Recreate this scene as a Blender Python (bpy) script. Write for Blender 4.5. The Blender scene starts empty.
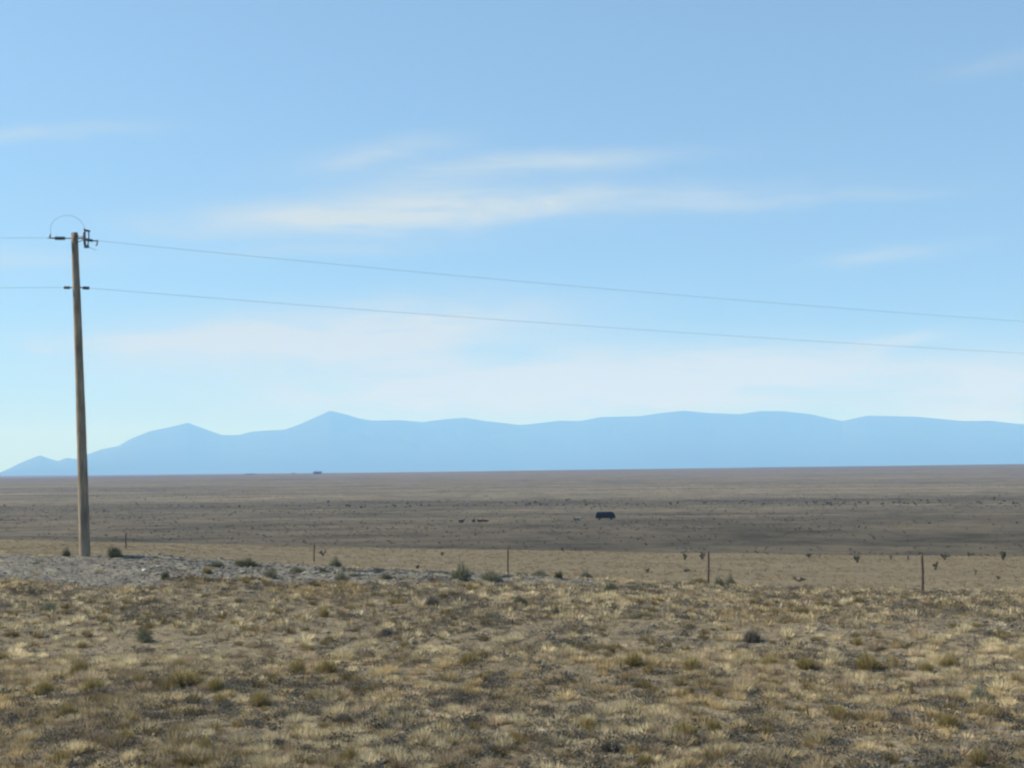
import bpy, bmesh, math, random
import numpy as np
from mathutils import Vector, Matrix

random.seed(7)
RNG = np.random.default_rng(11)
R = math.radians
scene = bpy.context.scene
COL = scene.collection

# ------------------------------------------------------------------ camera
EYE = 3.0
F = 1400.0
PITCH = math.atan(83.5 / F)
ROLL = R(-0.53)
cam_data = bpy.data.cameras.new("camera")
cam = bpy.data.objects.new("camera", cam_data)
COL.objects.link(cam)
cam_data.sensor_width = 36.0
cam_data.lens = 36.0 * F / 1024.0
cam_data.clip_start = 0.1
cam_data.clip_end = 200000.0
CM = Matrix.Rotation(math.pi / 2 + PITCH, 3, 'X') @ Matrix.Rotation(ROLL, 3, 'Z')
cam.matrix_world = Matrix.Translation((0, 0, EYE)) @ CM.to_4x4()
scene.camera = cam
MN = np.array(CM)


def ray(px, py):
    return MN @ np.array([(px - 512.0) / F, -(py - 384.0) / F, -1.0])


def at(px, py, Y):
    d = ray(px, py)
    return np.array([0, 0, EYE]) + d * (Y / d[1])


# ------------------------------------------------------------------ noise
def _hash(ix, iy, seed):
    n = (ix.astype(np.int64) * 374761393 + iy.astype(np.int64) * 668265263 + seed * 1442695041) & 0xFFFFFFFF
    n = ((n ^ (n >> 13)) * 1274126177) & 0xFFFFFFFF
    n = n ^ (n >> 16)
    return (n & 0xFFFF) / 65535.0


def vnoise(x, y, seed=0):
    ix = np.floor(x); iy = np.floor(y)
    fx = x - ix; fy = y - iy
    ux = fx * fx * fx * (fx * (fx * 6 - 15) + 10)
    uy = fy * fy * fy * (fy * (fy * 6 - 15) + 10)
    a = _hash(ix, iy, seed); b = _hash(ix + 1, iy, seed)
    c = _hash(ix, iy + 1, seed); d = _hash(ix + 1, iy + 1, seed)
    return (a * (1 - ux) + b * ux) * (1 - uy) + (c * (1 - ux) + d * ux) * uy * 1.0


def fbm(x, y, octaves=4, seed=0):
    v = 0; amp = 0.5; t = 0
    for k in range(octaves):
        v = v + amp * vnoise(x, y, seed + 17 * k); t += amp
        x = x * 2.03 + 13.1; y = y * 2.03 + 7.7; amp *= 0.5
    return v / t          # 0..1


def sstep(a, b, x):
    t = np.clip((x - a) / (b - a), 0, 1)
    return t * t * (3 - 2 * t)


# ------------------------------------------------------------------ terrain
_far = [(180, -12.0), (350, -12.4), (800, -12.9), (1700, -12.2), (2600, -10.6), (3600, -8.6), (5000, -13.0),
        (12000, -32), (30000, -60), (52000, -64)]
_cols = [
    (-0.55, [(1, -3.0), (20, -3.0), (32, -2.6), (38, -2.3), (42, -2.25), (46, -2.6), (56, -3.4), (72, -3.6), (90, -4.0)]),
    (-0.366, [(1, -3.0), (20, -3.0), (31, -2.85), (37.5, -2.48), (42, -2.40), (46, -2.75), (56, -3.6), (72, -3.9), (90, -4.25)]),
    (-0.25, [(1, -3.0), (20, -3.0), (31, -2.92), (37, -2.60), (41.5, -2.55), (46, -3.0), (56, -3.9), (72, -4.25), (90, -4.6)]),
    (-0.141, [(1, -3.0), (20, -3.0), (31, -2.97), (37, -2.84), (41, -2.82), (45, -3.2), (56, -4.1), (71, -4.60), (90, -4.93)]),
    (0.0, [(1, -3.0), (20, -3.0), (31, -3.02), (37, -3.02), (40, -3.05), (45, -3.5), (59, -4.50), (71, -4.85), (92, -5.36)]),
    (0.14, [(1, -3.0), (20, -3.0), (31, -3.05), (40, -3.45), (48.5, -4.12), (60, -4.55), (75, -5.05), (94, -5.82)]),
    (0.292, [(1, -3.0), (20, -3.0), (31, -3.06), (39, -3.62), (48, -4.2), (60, -4.75), (75, -5.3), (96, -6.25)]),
    (0.55, [(1, -3.0), (20, -3.0), (31, -3.1), (39, -3.7), (48, -4.4), (60, -5.0), (75, -5.6), (98, -6.8)]),
]
_us = np.array([c[0] for c in _cols])
_L = np.linspace(0, math.log(60000), 3000)
_tab = []
for u, pts in _cols:
    pts = pts + _far
    v = np.interp(_L, np.log([p[0] for p in pts]), [p[1] for p in pts])
    k = np.hanning(17); k /= k.sum()
    v = np.convolve(np.pad(v, 8, mode='edge'), k, mode='valid')
    _tab.append(v)
_tab = np.array(_tab)


def depth_of(x, y):
    yp = np.maximum(y, 0)
    ex = np.maximum(np.abs(x) - 0.6 * yp, 0)
    d = np.hypot(yp, ex)
    return np.where(y < 0, np.hypot(x, y), d)


def masks(x, y):
    """gravel bank, tan meadow, far plain"""
    D = np.maximum(depth_of(x, y), 1.0)
    u = np.clip(x / np.maximum(y, 4), -0.6, 0.6)
    n = fbm(x / 3.5, y / 3.5, 3, 5) - 0.5
    n2 = fbm(x / 1.1, y / 1.1, 3, 9) - 0.5
    near = 34.0 + (u + 0.366) * 8.0 + n * 6.0 + n2 * 5.5
    back = 44.0 - (u + 0.366) * 5.0 + n * 2.0
    g = sstep(-0.6, 1.2, D - near) * (1 - sstep(-0.5, 2.0, D - back))
    g = g * (1 - sstep(0.0, 0.12, u + n * 0.14 + n2 * 0.14))
    tan = sstep(-2.0, 2.0, D - (43.5 - np.clip(u, 0, .4) * 12) + n * 5 + n2 * 3) * (1 - g)
    far = sstep(105, 150, D)
    return g, tan * (1 - far), far


def H(x, y):
    x = np.asarray(x, float); y = np.asarray(y, float)
    D = np.clip(depth_of(x, y), 1.01, 59000)
    u = np.clip(x / np.maximum(y, 4), -0.549, 0.549)
    u = np.where(y < 4, np.clip(x / 60.0, -.5, .5), u)
    fi = np.log(D) / _L[1]
    i = np.clip(fi.astype(int), 0, len(_L) - 2); t = fi - i
    j = np.clip(np.searchsorted(_us, u) - 1, 0, len(_us) - 2)
    s = (u - _us[j]) / (_us[j + 1] - _us[j]); s = s * s * (3 - 2 * s) * 0.5 + s * 0.5
    a = _tab[j, i] * (1 - t) + _tab[j, i + 1] * t
    b = _tab[j + 1, i] * (1 - t) + _tab[j + 1, i + 1] * t
    z = a * (1 - s) + b * s
    nearw = (1 - sstep(60, 130, D)) * (1 - .65 * sstep(44, 56, D))
    z = z + nearw * ((fbm(x / 2.2, y / 2.2, 3, 1) - .5) * 0.16 + (fbm(x / .45, y / .45, 2, 2) - .5) * 0.07)
    z = z + nearw * (fbm(x / 9.0, y / 9.0, 2, 31) - .5) * 0.16
    g, tn, fr = masks(x, y)
    z = z + g * (.35 + .65 * sstep(-.36, -.26, u)) * ((fbm(x / .5, y / .5, 3, 3) - .45) * 0.15)
    farw = sstep(220, 600, D)
    z = z + farw * ((fbm(x / 260.0, y / 170.0, 3, 41) - .5) * 1.5)
    z = z + sstep(1200, 2500, D) * ((fbm(x / 1500.0, y / 900.0, 3, 43) - .5) * 2.0)
    z = z + sstep(900, 3200, D) * (1 - sstep(5500, 9000, D)) * np.clip(x * .0040, -9, 9)
    return z + EYE


def hz(x, y):
    return float(H(np.array([x]), np.array([y]))[0])


def ground_at(px, py):
    d = ray(px, py)
    t = np.geomspace(9, 5000, 5000)
    P = np.array([0, 0, EYE])[None] + d[None] * (t / d[1])[:, None]
    h = H(P[:, 0], P[:, 1])
    k = np.argmax(P[:, 2] <= h)
    return float(P[k, 0]), float(P[k, 1]), float(h[k])


# ------------------------------------------------------------------ helpers
def mesh_np(name, co, faces, mat=None, tint=None, smooth=False, mats=None, midx=None):
    me = bpy.data.meshes.new(name)
    co = np.asarray(co, np.float32); faces = np.asarray(faces, np.int32)
    n, k = faces.shape
    me.vertices.add(len(co)); me.vertices.foreach_set('co', co.ravel())
    me.loops.add(n * k); me.loops.foreach_set('vertex_index', faces.ravel())
    me.polygons.add(n); me.polygons.foreach_set('loop_start', np.arange(0, n * k, k, dtype=np.int32))
    if smooth:
        me.polygons.foreach_set('use_smooth', np.ones(n, bool))
    else:
        me.polygons.foreach_set('use_smooth', np.zeros(n, bool))
    me.update(calc_edges=True)
    if tint is not None:
        a = me.attributes.new('tint', 'FLOAT_COLOR', 'POINT')
        t = np.ones((len(co), 4), np.float32); t[:, :tint.shape[1]] = tint
        a.data.foreach_set('color', t.ravel())
    for m in (mats or ([mat] if mat else [])):
        me.materials.append(m)
    if midx is not None:
        me.polygons.foreach_set('material_index', midx)
    return me


def link(name, me, parent=None, loc=(0, 0, 0)):
    o = bpy.data.objects.new(name, me)
    COL.objects.link(o)
    o.location = loc
    if parent is not None:
        o.parent = parent
    return o


def bm_obj(name, bm, mat, parent=None, smooth=False):
    me = bpy.data.meshes.new(name)
    bm.normal_update()
    bm.to_mesh(me); bm.free()
    me.materials.append(mat)
    if smooth:
        for p in me.polygons:
            p.use_smooth = True
    return link(name, me, parent)


def tag(o, label=None, cat=None, group=None, kind=None):
    if label: o['label'] = label
    if cat: o['category'] = cat
    if group: o['group'] = group
    if kind: o['kind'] = kind
    return o


def empty(name, loc, rz=0.0):
    o = bpy.data.objects.new(name, None)
    o.empty_display_size = 0.3
    COL.objects.link(o)
    o.location = loc; o.rotation_euler = (0, 0, rz)
    return o


def copy_tree(o, parent=None):
    c = o.copy(); COL.objects.link(c)
    if parent is not None:
        c.parent = parent
    for ch in list(o.children):
        copy_tree(ch, c)
    return c


def tube(bm, pts, rad, seg=8, cap=True):
    pts = [Vector(p) for p in pts]
    rads = rad if isinstance(rad, (list, tuple)) else [rad] * len(pts)
    rings = []
    up = None
    for i, p in enumerate(pts):
        a = pts[max(i - 1, 0)]; b = pts[min(i + 1, len(pts) - 1)]
        d = (b - a).normalized()
        if up is None:
            up = Vector((0, 0, 1)) if abs(d.z) < .9 else Vector((1, 0, 0))
        x = d.cross(up).normalized(); y = x.cross(d).normalized(); up = y
        rings.append([bm.verts.new(p + (x * math.cos(2 * math.pi * k / seg) + y * math.sin(2 * math.pi * k / seg)) * rads[i]) for k in range(seg)])
    for i in range(len(rings) - 1):
        for k in range(seg):
            bm.faces.new((rings[i][k], rings[i][(k + 1) % seg], rings[i + 1][(k + 1) % seg], rings[i + 1][k]))
    if cap:
        bm.faces.new(rings[0][::-1]); bm.faces.new(rings[-1])
    return bm


def box(bm, c, s, rot=None):
    M = Matrix.Translation(c) @ (rot.to_4x4() if rot else Matrix.Identity(4)) @ Matrix.Diagonal((s[0], s[1], s[2], 1))
    return bmesh.ops.create_cube(bm, size=1.0, matrix=M)


# ------------------------------------------------------------------ materials
def new_mat(name):
    m = bpy.data.materials.new(name); m.use_nodes = True
    nt = m.node_tree
    b = nt.nodes['Principled BSDF']
    b.inputs['Roughness'].default_value = 0.9
    b.inputs['Specular IOR Level'].default_value = 0.15
    return m, nt, b


def N(nt, t, **kw):
    n = nt.nodes.new(t)
    for k, v in kw.items():
        setattr(n, k, v)
    return n


def ramp(nt, fac, stops):
    r = N(nt, 'ShaderNodeValToRGB')
    cr = r.color_ramp
    while len(cr.elements) < len(stops):
        cr.elements.new(0.5)
    for e, (p, c) in zip(cr.elements, stops):
        e.position = p; e.color = (*c, 1) if len(c) == 3 else c
    nt.links.new(fac, r.inputs['Fac'])
    return r.outputs['Color']


def noise(nt, vec, scale, detail=4, rough=.55, dist=0.0):
    n = N(nt, 'ShaderNodeTexNoise')
    n.inputs['Scale'].default_value = scale; n.inputs['Detail'].default_value = detail
    n.inputs['Roughness'].default_value = rough; n.inputs['Distortion'].default_value = dist
    nt.links.new(vec, n.inputs['Vector'])
    return n.outputs['Fac']


def mapping(nt, vec, scale):
    m = N(nt, 'ShaderNodeMapping'); m.inputs['Scale'].default_value = scale
    nt.links.new(vec, m.inputs['Vector'])
    return m.outputs['Vector']


def mixc(nt, fac, a, b, mode='MIX'):
    m = N(nt, 'ShaderNodeMix', data_type='RGBA', blend_type=mode)
    if isinstance(fac, (int, float)):
        m.inputs[0].default_value = fac
    else:
        nt.links.new(fac, m.inputs[0])
    for v, i in ((a, 6), (b, 7)):
        if isinstance(v, tuple):
            m.inputs[i].default_value = (*v, 1)
        else:
            nt.links.new(v, m.inputs[i])
    return m.outputs[2]


def math_n(nt, op, a, b=None, c=None, clamp=False):
    m = N(nt, 'ShaderNodeMath', operation=op); m.use_clamp = clamp
    for i, v in enumerate((a, b, c)):
        if v is None: continue
        if isinstance(v, (int, float)):
            m.inputs[i].default_value = v
        else:
            nt.links.new(v, m.inputs[i])
    return m.outputs[0]


def noisy_mat(name, c1, c2, scale, rough=.9, metallic=0.0, stretch=(1, 1, 1), bump=0.0, spec=.15):
    m, nt, b = new_mat(name)
    tc = N(nt, 'ShaderNodeTexCoord')
    v = mapping(nt, tc.outputs['Object'], stretch)
    n = noise(nt, v, scale)
    nt.links.new(ramp(nt, n, [(.35, c1), (.65, c2)]), b.inputs['Base Color'])
    b.inputs['Roughness'].default_value = rough; b.inputs['Metallic'].default_value = metallic
    b.inputs['Specular IOR Level'].default_value = spec
    if bump:
        bp = N(nt, 'ShaderNodeBump'); bp.inputs['Strength'].default_value = .6; bp.inputs['Distance'].default_value = bump
        nt.links.new(n, bp.inputs['Height']); nt.links.new(bp.outputs['Normal'], b.inputs['Normal'])
    return m


def leaf_mat(name, base, var=.25, trans=.3, rand=True):
    """per-plant tint attribute times a base colour; thin leaves pass some light"""
    m, nt, b = new_mat(name)
    at_ = N(nt, 'ShaderNodeAttribute', attribute_name='tint')
    col = mixc(nt, 1.0, at_.outputs['Color'], base, 'MULTIPLY')
    if rand:
        oi = N(nt, 'ShaderNodeObjectInfo')
        f = math_n(nt, 'MULTIPLY_ADD', oi.outputs['Random'], var * 2, 1 - var)
        hsv = N(nt, 'ShaderNodeHueSaturation'); nt.links.new(f, hsv.inputs['Value']); nt.links.new(col, hsv.inputs['Color'])
        col = hsv.outputs['Color']
    d = N(nt, 'ShaderNodeBsdfDiffuse'); t = N(nt, 'ShaderNodeBsdfTranslucent')
    nt.links.new(col, d.inputs['Color']); nt.links.new(col, t.inputs['Color'])
    mx = N(nt, 'ShaderNodeMixShader'); mx.inputs[0].default_value = trans
    nt.links.new(d.outputs[0], mx.inputs[1]); nt.links.new(t.outputs[0], mx.inputs[2])
    nt.links.new(mx.outputs[0], nt.nodes['Material Output'].inputs['Surface'])
    nt.nodes.remove(b)
    return m


# ground: soil, gravel bank, tan meadow and the dark far plain
def ground_material():
    m, nt, b = new_mat('ground_soil')
    tc = N(nt, 'ShaderNodeTexCoord'); P = tc.outputs['Object']
    z = N(nt, 'ShaderNodeAttribute', attribute_name='zone')
    sep = N(nt, 'ShaderNodeSeparateColor'); nt.links.new(z.outputs['Color'], sep.inputs[0])
    # soil
    soil = ramp(nt, noise(nt, P, 1.1, 6, .65), [(.30, (.152, .127, .090)), (.48, (.208, .171, .114)), (.70, (.252, .206, .136))])
    speck = ramp(nt, noise(nt, P, 26, 4, .7), [(.36, (.55, .55, .56)), (.52, (1, 1, 1)), (.68, (1.28, 1.27, 1.25))])
    soil = mixc(nt, 1.0, soil, speck, 'MULTIPLY')
    lit = ramp(nt, noise(nt, P, 6.5, 5, .7), [(.36, (.66, .67, .70)), (.52, (1, 1, 1)), (.66, (1.16, 1.12, 1.02))])
    soil = mixc(nt, 1.0, soil, lit, 'MULTIPLY')
    # gravel
    grav = ramp(nt, noise(nt, P, 0.9, 5, .6), [(.35, (.150, .138, .116)), (.65, (.198, .184, .154))])
    vor = N(nt, 'ShaderNodeTexVoronoi'); vor.inputs['Scale'].default_value = 13.0
    nt.links.new(P, vor.inputs['Vector'])
    gs = ramp(nt, N(nt, 'ShaderNodeSeparateColor').outputs[0], [(0, (.6, .6, .6)), (1, (1.35, 1.33, 1.3))])
    sepv = [n for n in nt.nodes if n.bl_idname == 'ShaderNodeSeparateColor'][-1]
    nt.links.new(vor.outputs['Color'], sepv.inputs[0])
    grav = mixc(nt, 1.0, grav, gs, 'MULTIPLY')
    # tan meadow: dry short grass
    mv = mapping(nt, P, (.25, .8, 1))
    tan = ramp(nt, noise(nt, mv, 0.5, 5, .62), [(.28, (.143, .117, .080)), (.52, (.174, .144, .096)), (.74, (.208, .171, .112))])
    tsp = ramp(nt, noise(nt, mapping(nt, P, (1, .5, 1)), 6.0, 4, .7), [(.34, (.60, .60, .60)), (.53, (1, 1, 1)), (.70, (1.28, 1.26, 1.2))])
    tan = mixc(nt, 1.0, tan, tsp, 'MULTIPLY')
    # far plain
    fv = mapping(nt, P, (.55, 1.0, 1))
    f1 = noise(nt, mapping(nt, P, (.16, 1.0, 1)), 0.011, 6, .62, .5)
    f2 = noise(nt, fv, 0.055, 6, .70)
    far = ramp(nt, f1, [(.32, (.098, .088, .069)), (.46, (.132, .116, .088)), (.58, (.160, .138, .101)), (.70, (.186, .157, .111))])
    fsp = ramp(nt, f2, [(.34, (.60, .62, .62)), (.5, (1, 1, 1)), (.66, (1.30, 1.25, 1.18))])
    far = mixc(nt, 1.0, far, fsp, 'MULTIPLY')
    fs3 = ramp(nt, noise(nt, mapping(nt, P, (1.0, .6, 1)), 0.16, 4, .75), [(.36, (.70, .71, .70)), (.5, (1, 1, 1)), (.66, (1.24, 1.22, 1.16))])
    far = mixc(nt, 1.0, far, fs3, 'MULTIPLY')
    # the low bottom land nearest the meadow is coloured darker than the plain farther out
    sx = N(nt, 'ShaderNodeSeparateXYZ'); nt.links.new(P, sx.inputs[0])
    dw = math_n(nt, 'MULTIPLY_ADD', f1, 420.0, sx.outputs['Y'])
    dk = N(nt, 'ShaderNodeMapRange', interpolation_type='SMOOTHSTEP')
    dk.inputs['From Min'].default_value = 380; dk.inputs['From Max'].default_value = 900
    dk.inputs['To Min'].default_value = .54; dk.inputs['To Max'].default_value = 1.0
    nt.links.new(dw, dk.inputs['Value'])
    hsv = N(nt, 'ShaderNodeHueSaturation'); nt.links.new(dk.outputs[0], hsv.inputs['Value']); nt.links.new(far, hsv.inputs['Color'])
    far = hsv.outputs['Color']
    c = mixc(nt, sep.outputs[0], soil, grav)
    c = mixc(nt, sep.outputs[1], c, tan)
    c = mixc(nt, sep.outputs[2], c, far)
    nt.links.new(c, b.inputs['Base Color'])
    b.inputs['Roughness'].default_value = 1.0; b.inputs['Specular IOR Level'].default_value = 0.05
    bp = N(nt, 'ShaderNodeBump'); bp.inputs['Strength'].default_value = .8; bp.inputs['Distance'].default_value = .05
    nt.links.new(noise(nt, P, 14, 5, .7), bp.inputs['Height'])
    nt.links.new(bp.outputs['Normal'], b.inputs['Normal'])
    return m


M_GROUND = ground_material()
M_ROCK = leaf_mat('stone', (1, 1, 1), trans=0.0, rand=False)
M_STRAW = leaf_mat('dry_grass', (1, 1, 1), trans=.30, rand=False)
M_SNAKE = leaf_mat('snakeweed', (.300, .240, .112), var=.14, trans=.25)
M_SAGE = leaf_mat('sage_leaf', (.205, .208, .145), var=.15, trans=.25)
M_GREEN = leaf_mat('green_leaf', (.165, .168, .108), var=.15, trans=.25)
M_GREY = leaf_mat('grey_twig', (.150, .136, .118), var=.15, trans=.1)
M_CHOLLA = leaf_mat('cactus_skin', (.075, .075, .058), var=.15, trans=.0)
M_PLAIN = leaf_mat('plain_leaf', (.150, .137, .104), var=.2, trans=.1)
M_TWIG = noisy_mat('twig_bark', (.09, .075, .06), (.16, .135, .11), 9)
M_WOOD = None


def pole_material():
    m, nt, b = new_mat('pole_wood')
    tc = N(nt, 'ShaderNodeTexCoord'); P = tc.outputs['Object']
    streak = noise(nt, mapping(nt, P, (9, 9, .5)), 3.0, 6, .65)
    c = ramp(nt, streak, [(.32, (.165, .135, .105)), (.50, (.275, .222, .168)), (.68, (.385, .318, .242))])
    blotch = ramp(nt, noise(nt, mapping(nt, P, (1, 1, .45)), 2.6, 4, .6), [(.35, (.70, .70, .72)), (.65, (1.18, 1.15, 1.1))])
    c = mixc(nt, 1.0, c, blotch, 'MULTIPLY')
    nt.links.new(c, b.inputs['Base Color'])
    bp = N(nt, 'ShaderNodeBump'); bp.inputs['Strength'].default_value = .5; bp.inputs['Distance'].default_value = .01
    nt.links.new(streak, bp.inputs['Height']); nt.links.new(bp.outputs['Normal'], b.inputs['Normal'])
    return m


M_WOOD = pole_material()
M_POST = noisy_mat('weathered_post', (.055, .043, .035), (.12, .092, .072), 6, stretch=(6, 6, 1), bump=.004)
M_STEEL = noisy_mat('galvanised_steel', (.13, .13, .135), (.22, .22, .225), 12, rough=.55, metallic=.6, spec=.4)
M_POLYMER = noisy_mat('grey_insulator', (.085, .09, .10), (.13, .135, .145), 8, rough=.5, spec=.4)
M_PORC = noisy_mat('brown_porcelain', (.10, .085, .085), (.16, .14, .135), 8, rough=.3, spec=.5)
M_CABLE = noisy_mat('aluminium_cable', (.16, .165, .175), (.22, .225, .235), 4, rough=.6, spec=.3)
M_CAR = noisy_mat('dark_paint', (.034, .028, .024), (.048, .040, .034), 2, rough=.6, spec=.15)
M_GLASS = noisy_mat('tinted_glass', (.012, .013, .016), (.018, .019, .022), 2, rough=.25, spec=.4)
M_TYRE = noisy_mat('tyre_rubber', (.018, .018, .018), (.028, .027, .026), 6, rough=.85)
M_RIM = noisy_mat('wheel_rim', (.10, .10, .105), (.14, .14, .145), 6, rough=.4, metallic=.7, spec=.5)
M_LAMP = noisy_mat('lamp_lens', (.55, .55, .52), (.65, .65, .62), 6, rough=.2, spec=.5)
M_REDLAMP = noisy_mat('red_lens', (.25, .02, .02), (.32, .03, .025), 6, rough=.25, spec=.5)
M_COW = noisy_mat('black_hide', (.030, .022, .017), (.055, .040, .030), 3, rough=.8)
M_COWP = noisy_mat('pied_hide', (.045, .035, .030), (.42, .39, .36), 1.1, rough=.8)
M_SHEDW = noisy_mat('shed_metal', (.10, .105, .12), (.15, .155, .17), .3, rough=.7)
M_SHEDR = noisy_mat('shed_roof', (.16, .165, .18), (.22, .225, .24), .3, rough=.6)

# ------------------------------------------------------------------ ground sheet
fine = np.arange(-34, 34.001, 0.085)
coarse = np.arange(37, 323.1, 3.0)
az = np.radians(np.concatenate([fine, coarse]))
rr = np.concatenate([
    np.geomspace(0.6, 10.0, 26)[:-1],
    np.geomspace(10.0, 125.0, 560)[:-1],
    np.geomspace(125.0, 1200.0, 150)[:-1],
    np.geomspace(1200.0, 46000.0, 100)])
A, RR = np.meshgrid(az, rr)
X = (RR * np.sin(A)).ravel(); Y = (RR * np.cos(A)).ravel()
Z = H(X, Y)
nr, na = A.shape
co = np.stack([X, Y, Z], 1)
co = np.concatenate([co, [[0, 0, hz(0.0, 0.5)]]])
idx = np.arange(nr * na).reshape(nr, na)
a_ = idx[:-1]; b_ = np.roll(idx, -1, axis=1)[:-1]
c_ = np.roll(idx, -1, axis=1)[1:]; d_ = idx[1:]
faces = np.stack([a_, d_, c_, b_], -1).reshape(-1, 4)
me = mesh_np('ground', co, faces, M_GROUND, smooth=True)
g, tn, fr = masks(co[:, 0], co[:, 1])
zone = np.stack([g, tn, fr, np.ones_like(g)], 1).astype(np.float32)
za = me.attributes.new('zone', 'FLOAT_COLOR', 'POINT')
za.data.foreach_set('color', zone.ravel())
tag(link('ground', me), kind='structure')

# ------------------------------------------------------------------ mountains
prof = [(-60, 475), (-20, 474.5), (0, 473), (10, 468), (22, 462), (40, 455), (48, 458), (58, 461), (67, 457.5), (76, 459), (88, 454),
        (102, 449), (118, 446), (130, 439), (150, 431), (170, 427), (188, 422.5), (200, 427), (222, 435), (238, 435),
        (252, 431.5), (265, 430.5), (285, 429.5), (300, 424), (318, 416), (330, 410.5), (345, 414), (358, 418), (372, 420.5),
        (400, 420), (422, 422), (445, 419), (465, 417.5), (485, 421), (505, 423), (520, 425), (535, 423.5), (560, 420.5),
        (580, 421), (600, 417), (640, 416), (660, 413), (684, 410.5), (710, 413), (740, 414), (760, 411), (783, 411),
        (810, 414), (842, 421), (867, 415.5), (916, 416.5), (963, 421), (990, 420.5), (1016, 423.5), (1060, 426),
        (1150, 440), (1250, 452), (1400, 466)]
pa = []; pe = []
for px, py in prof:
    d = ray(px, py); pa.append(math.atan2(d[0], d[1])); pe.append(max(d[2] / math.hypot(d[0], d[1]), 0.0))
maz = np.arange(pa[0], pa[-1], R(0.03))
el = np.interp(maz, pa, pe)
kk = np.hanning(9); kk /= kk.sum()
el = np.convolve(np.pad(el, 4, mode='edge'), kk, mode='valid')
R0 = 31000 + 1500 * (fbm(maz * 9, maz * 0, 2, 77) - .5)
ss = np.concatenate([np.linspace(-1, 0, 34)[:-1], np.linspace(0, 1, 14)])
MA, SS = np.meshgrid(maz, ss)
RG = R0[None] + SS * np.where(SS < 0, 6500, 5000)
mx_ = RG * np.sin(MA); my_ = RG * np.cos(MA)
spur = 0.84 + 0.25 * np.abs(fbm(mx_ / 1500, my_ / 2600, 4, 88) - .5) * 2
spur = np.clip(spur, .3, 1.0)
fall = np.clip(1 - np.abs(SS), 0, 1) ** 1.25
w0 = sstep(0.0, 0.22, np.abs(SS))
hh = (el * R0)[None] * fall * (1 - w0 + w0 * spur)
mz = EYE + hh - 62 * sstep(.7, 1.0, np.abs(SS)) - 4
nr, na = MA.shape
idx = np.arange(nr * na).reshape(nr, na)
faces = np.stack([idx[:-1, :-1], idx[:-1, 1:], idx[1:, 1:], idx[1:, :-1]], -1).reshape(-1, 4)
M_MTN = noisy_mat('mountain_scrub', (.028, .030, .030), (.034, .036, .034), .0009, rough=1.0)
me = mesh_np('mountains', np.stack([mx_.ravel(), my_.ravel(), mz.ravel()], 1), faces, M_MTN, smooth=True)
tag(link('mountains', me), kind='structure')

# ------------------------------------------------------------------ grass and scrub (baked stuff)
def tuft_proto(n, h, spread, lean, w, seed, droop=.3, segs=True):
    r = np.random.default_rng(seed)
    ang = r.uniform(0, 2 * np.pi, n)
    rad = spread * np.sqrt(r.uniform(0, 1, n))
    L = h * r.uniform(.55, 1.1, n)
    ln = lean * (.25 + .75 * rad / spread) * r.uniform(.5, 1.4, n)
    a2 = ang + r.normal(0, .5, n)
    base = np.stack([rad * np.cos(ang) * .55, rad * np.sin(ang) * .55, np.full(n, -.015)], 1)
    dirh = np.stack([np.cos(a2), np.sin(a2), np.zeros(n)], 1)
    mid = base + dirh * (L * np.sin(ln) * .5)[:, None] + np.array([0, 0, 1]) * (L * np.cos(ln) * .55)[:, None]
    tip = base + dirh * (L * (np.sin(ln) + droop * np.abs(np.sin(ln)) * .5))[:, None] + np.array([0, 0, 1]) * (L * np.cos(ln * (1 + droop)))[:, None]
    sa = r.uniform(0, np.pi, n)
    side = np.stack([np.cos(sa), np.sin(sa), np.zeros(n)], 1) * (w * .5)
    V = np.stack([base - side, base + side, mid - side * .9, mid + side * .9, tip], 1).reshape(-1, 3)
    o = (np.arange(n) * 5)[:, None]
    Fc = np.concatenate([o + [0, 1, 3], o + [0, 3, 2], o + [2, 3, 4]], 0)
    bt = np.repeat(r.uniform(.72, 1.22, n), 5)
    return V, Fc, bt


def twig_proto(n, h, w, seed, size):
    """low intricate shrub: short twig and leaf slivers through a dome, in clumps"""
    r = np.random.default_rng(seed)
    k = max(4, n // 14)
    cd = r.normal(0, 1, (k, 3)); cd[:, 2] = np.abs(cd[:, 2]) + .1
    cd /= np.linalg.norm(cd, axis=1)[:, None]
    cc = cd * r.uniform(.35, .95, (k, 1)) * np.array([w / 2, w / 2, h])
    c = cc[r.integers(0, k, n)] + r.normal(0, 1, (n, 3)) * np.array([w * .09, w * .09, h * .13])
    c[:, 2] = np.abs(c[:, 2])
    d = c / (np.array([w / 2, w / 2, h])) + r.normal(0, .7, (n, 3)); d[:, 2] += .5
    d /= np.linalg.norm(d, axis=1)[:, None]
    s = np.cross(d, r.normal(0, 1, (n, 3))); s /= np.linalg.norm(s, axis=1)[:, None]
    L = size * r.uniform(.6, 1.5, (n, 1)); W = size * .28 * r.uniform(.6, 1.3, (n, 1))
    V = np.stack([c - d * L * .5, c + s * W, c + d * L * .5, c - s * W], 1).reshape(-1, 3)
    o = (np.arange(n) * 4)[:, None]
    Fc = np.concatenate([o + [0, 1, 2], o + [0, 2, 3]], 0)
    bt = np.repeat(r.uniform(.75, 1.25, n), 4)
    return V, Fc, bt


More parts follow.
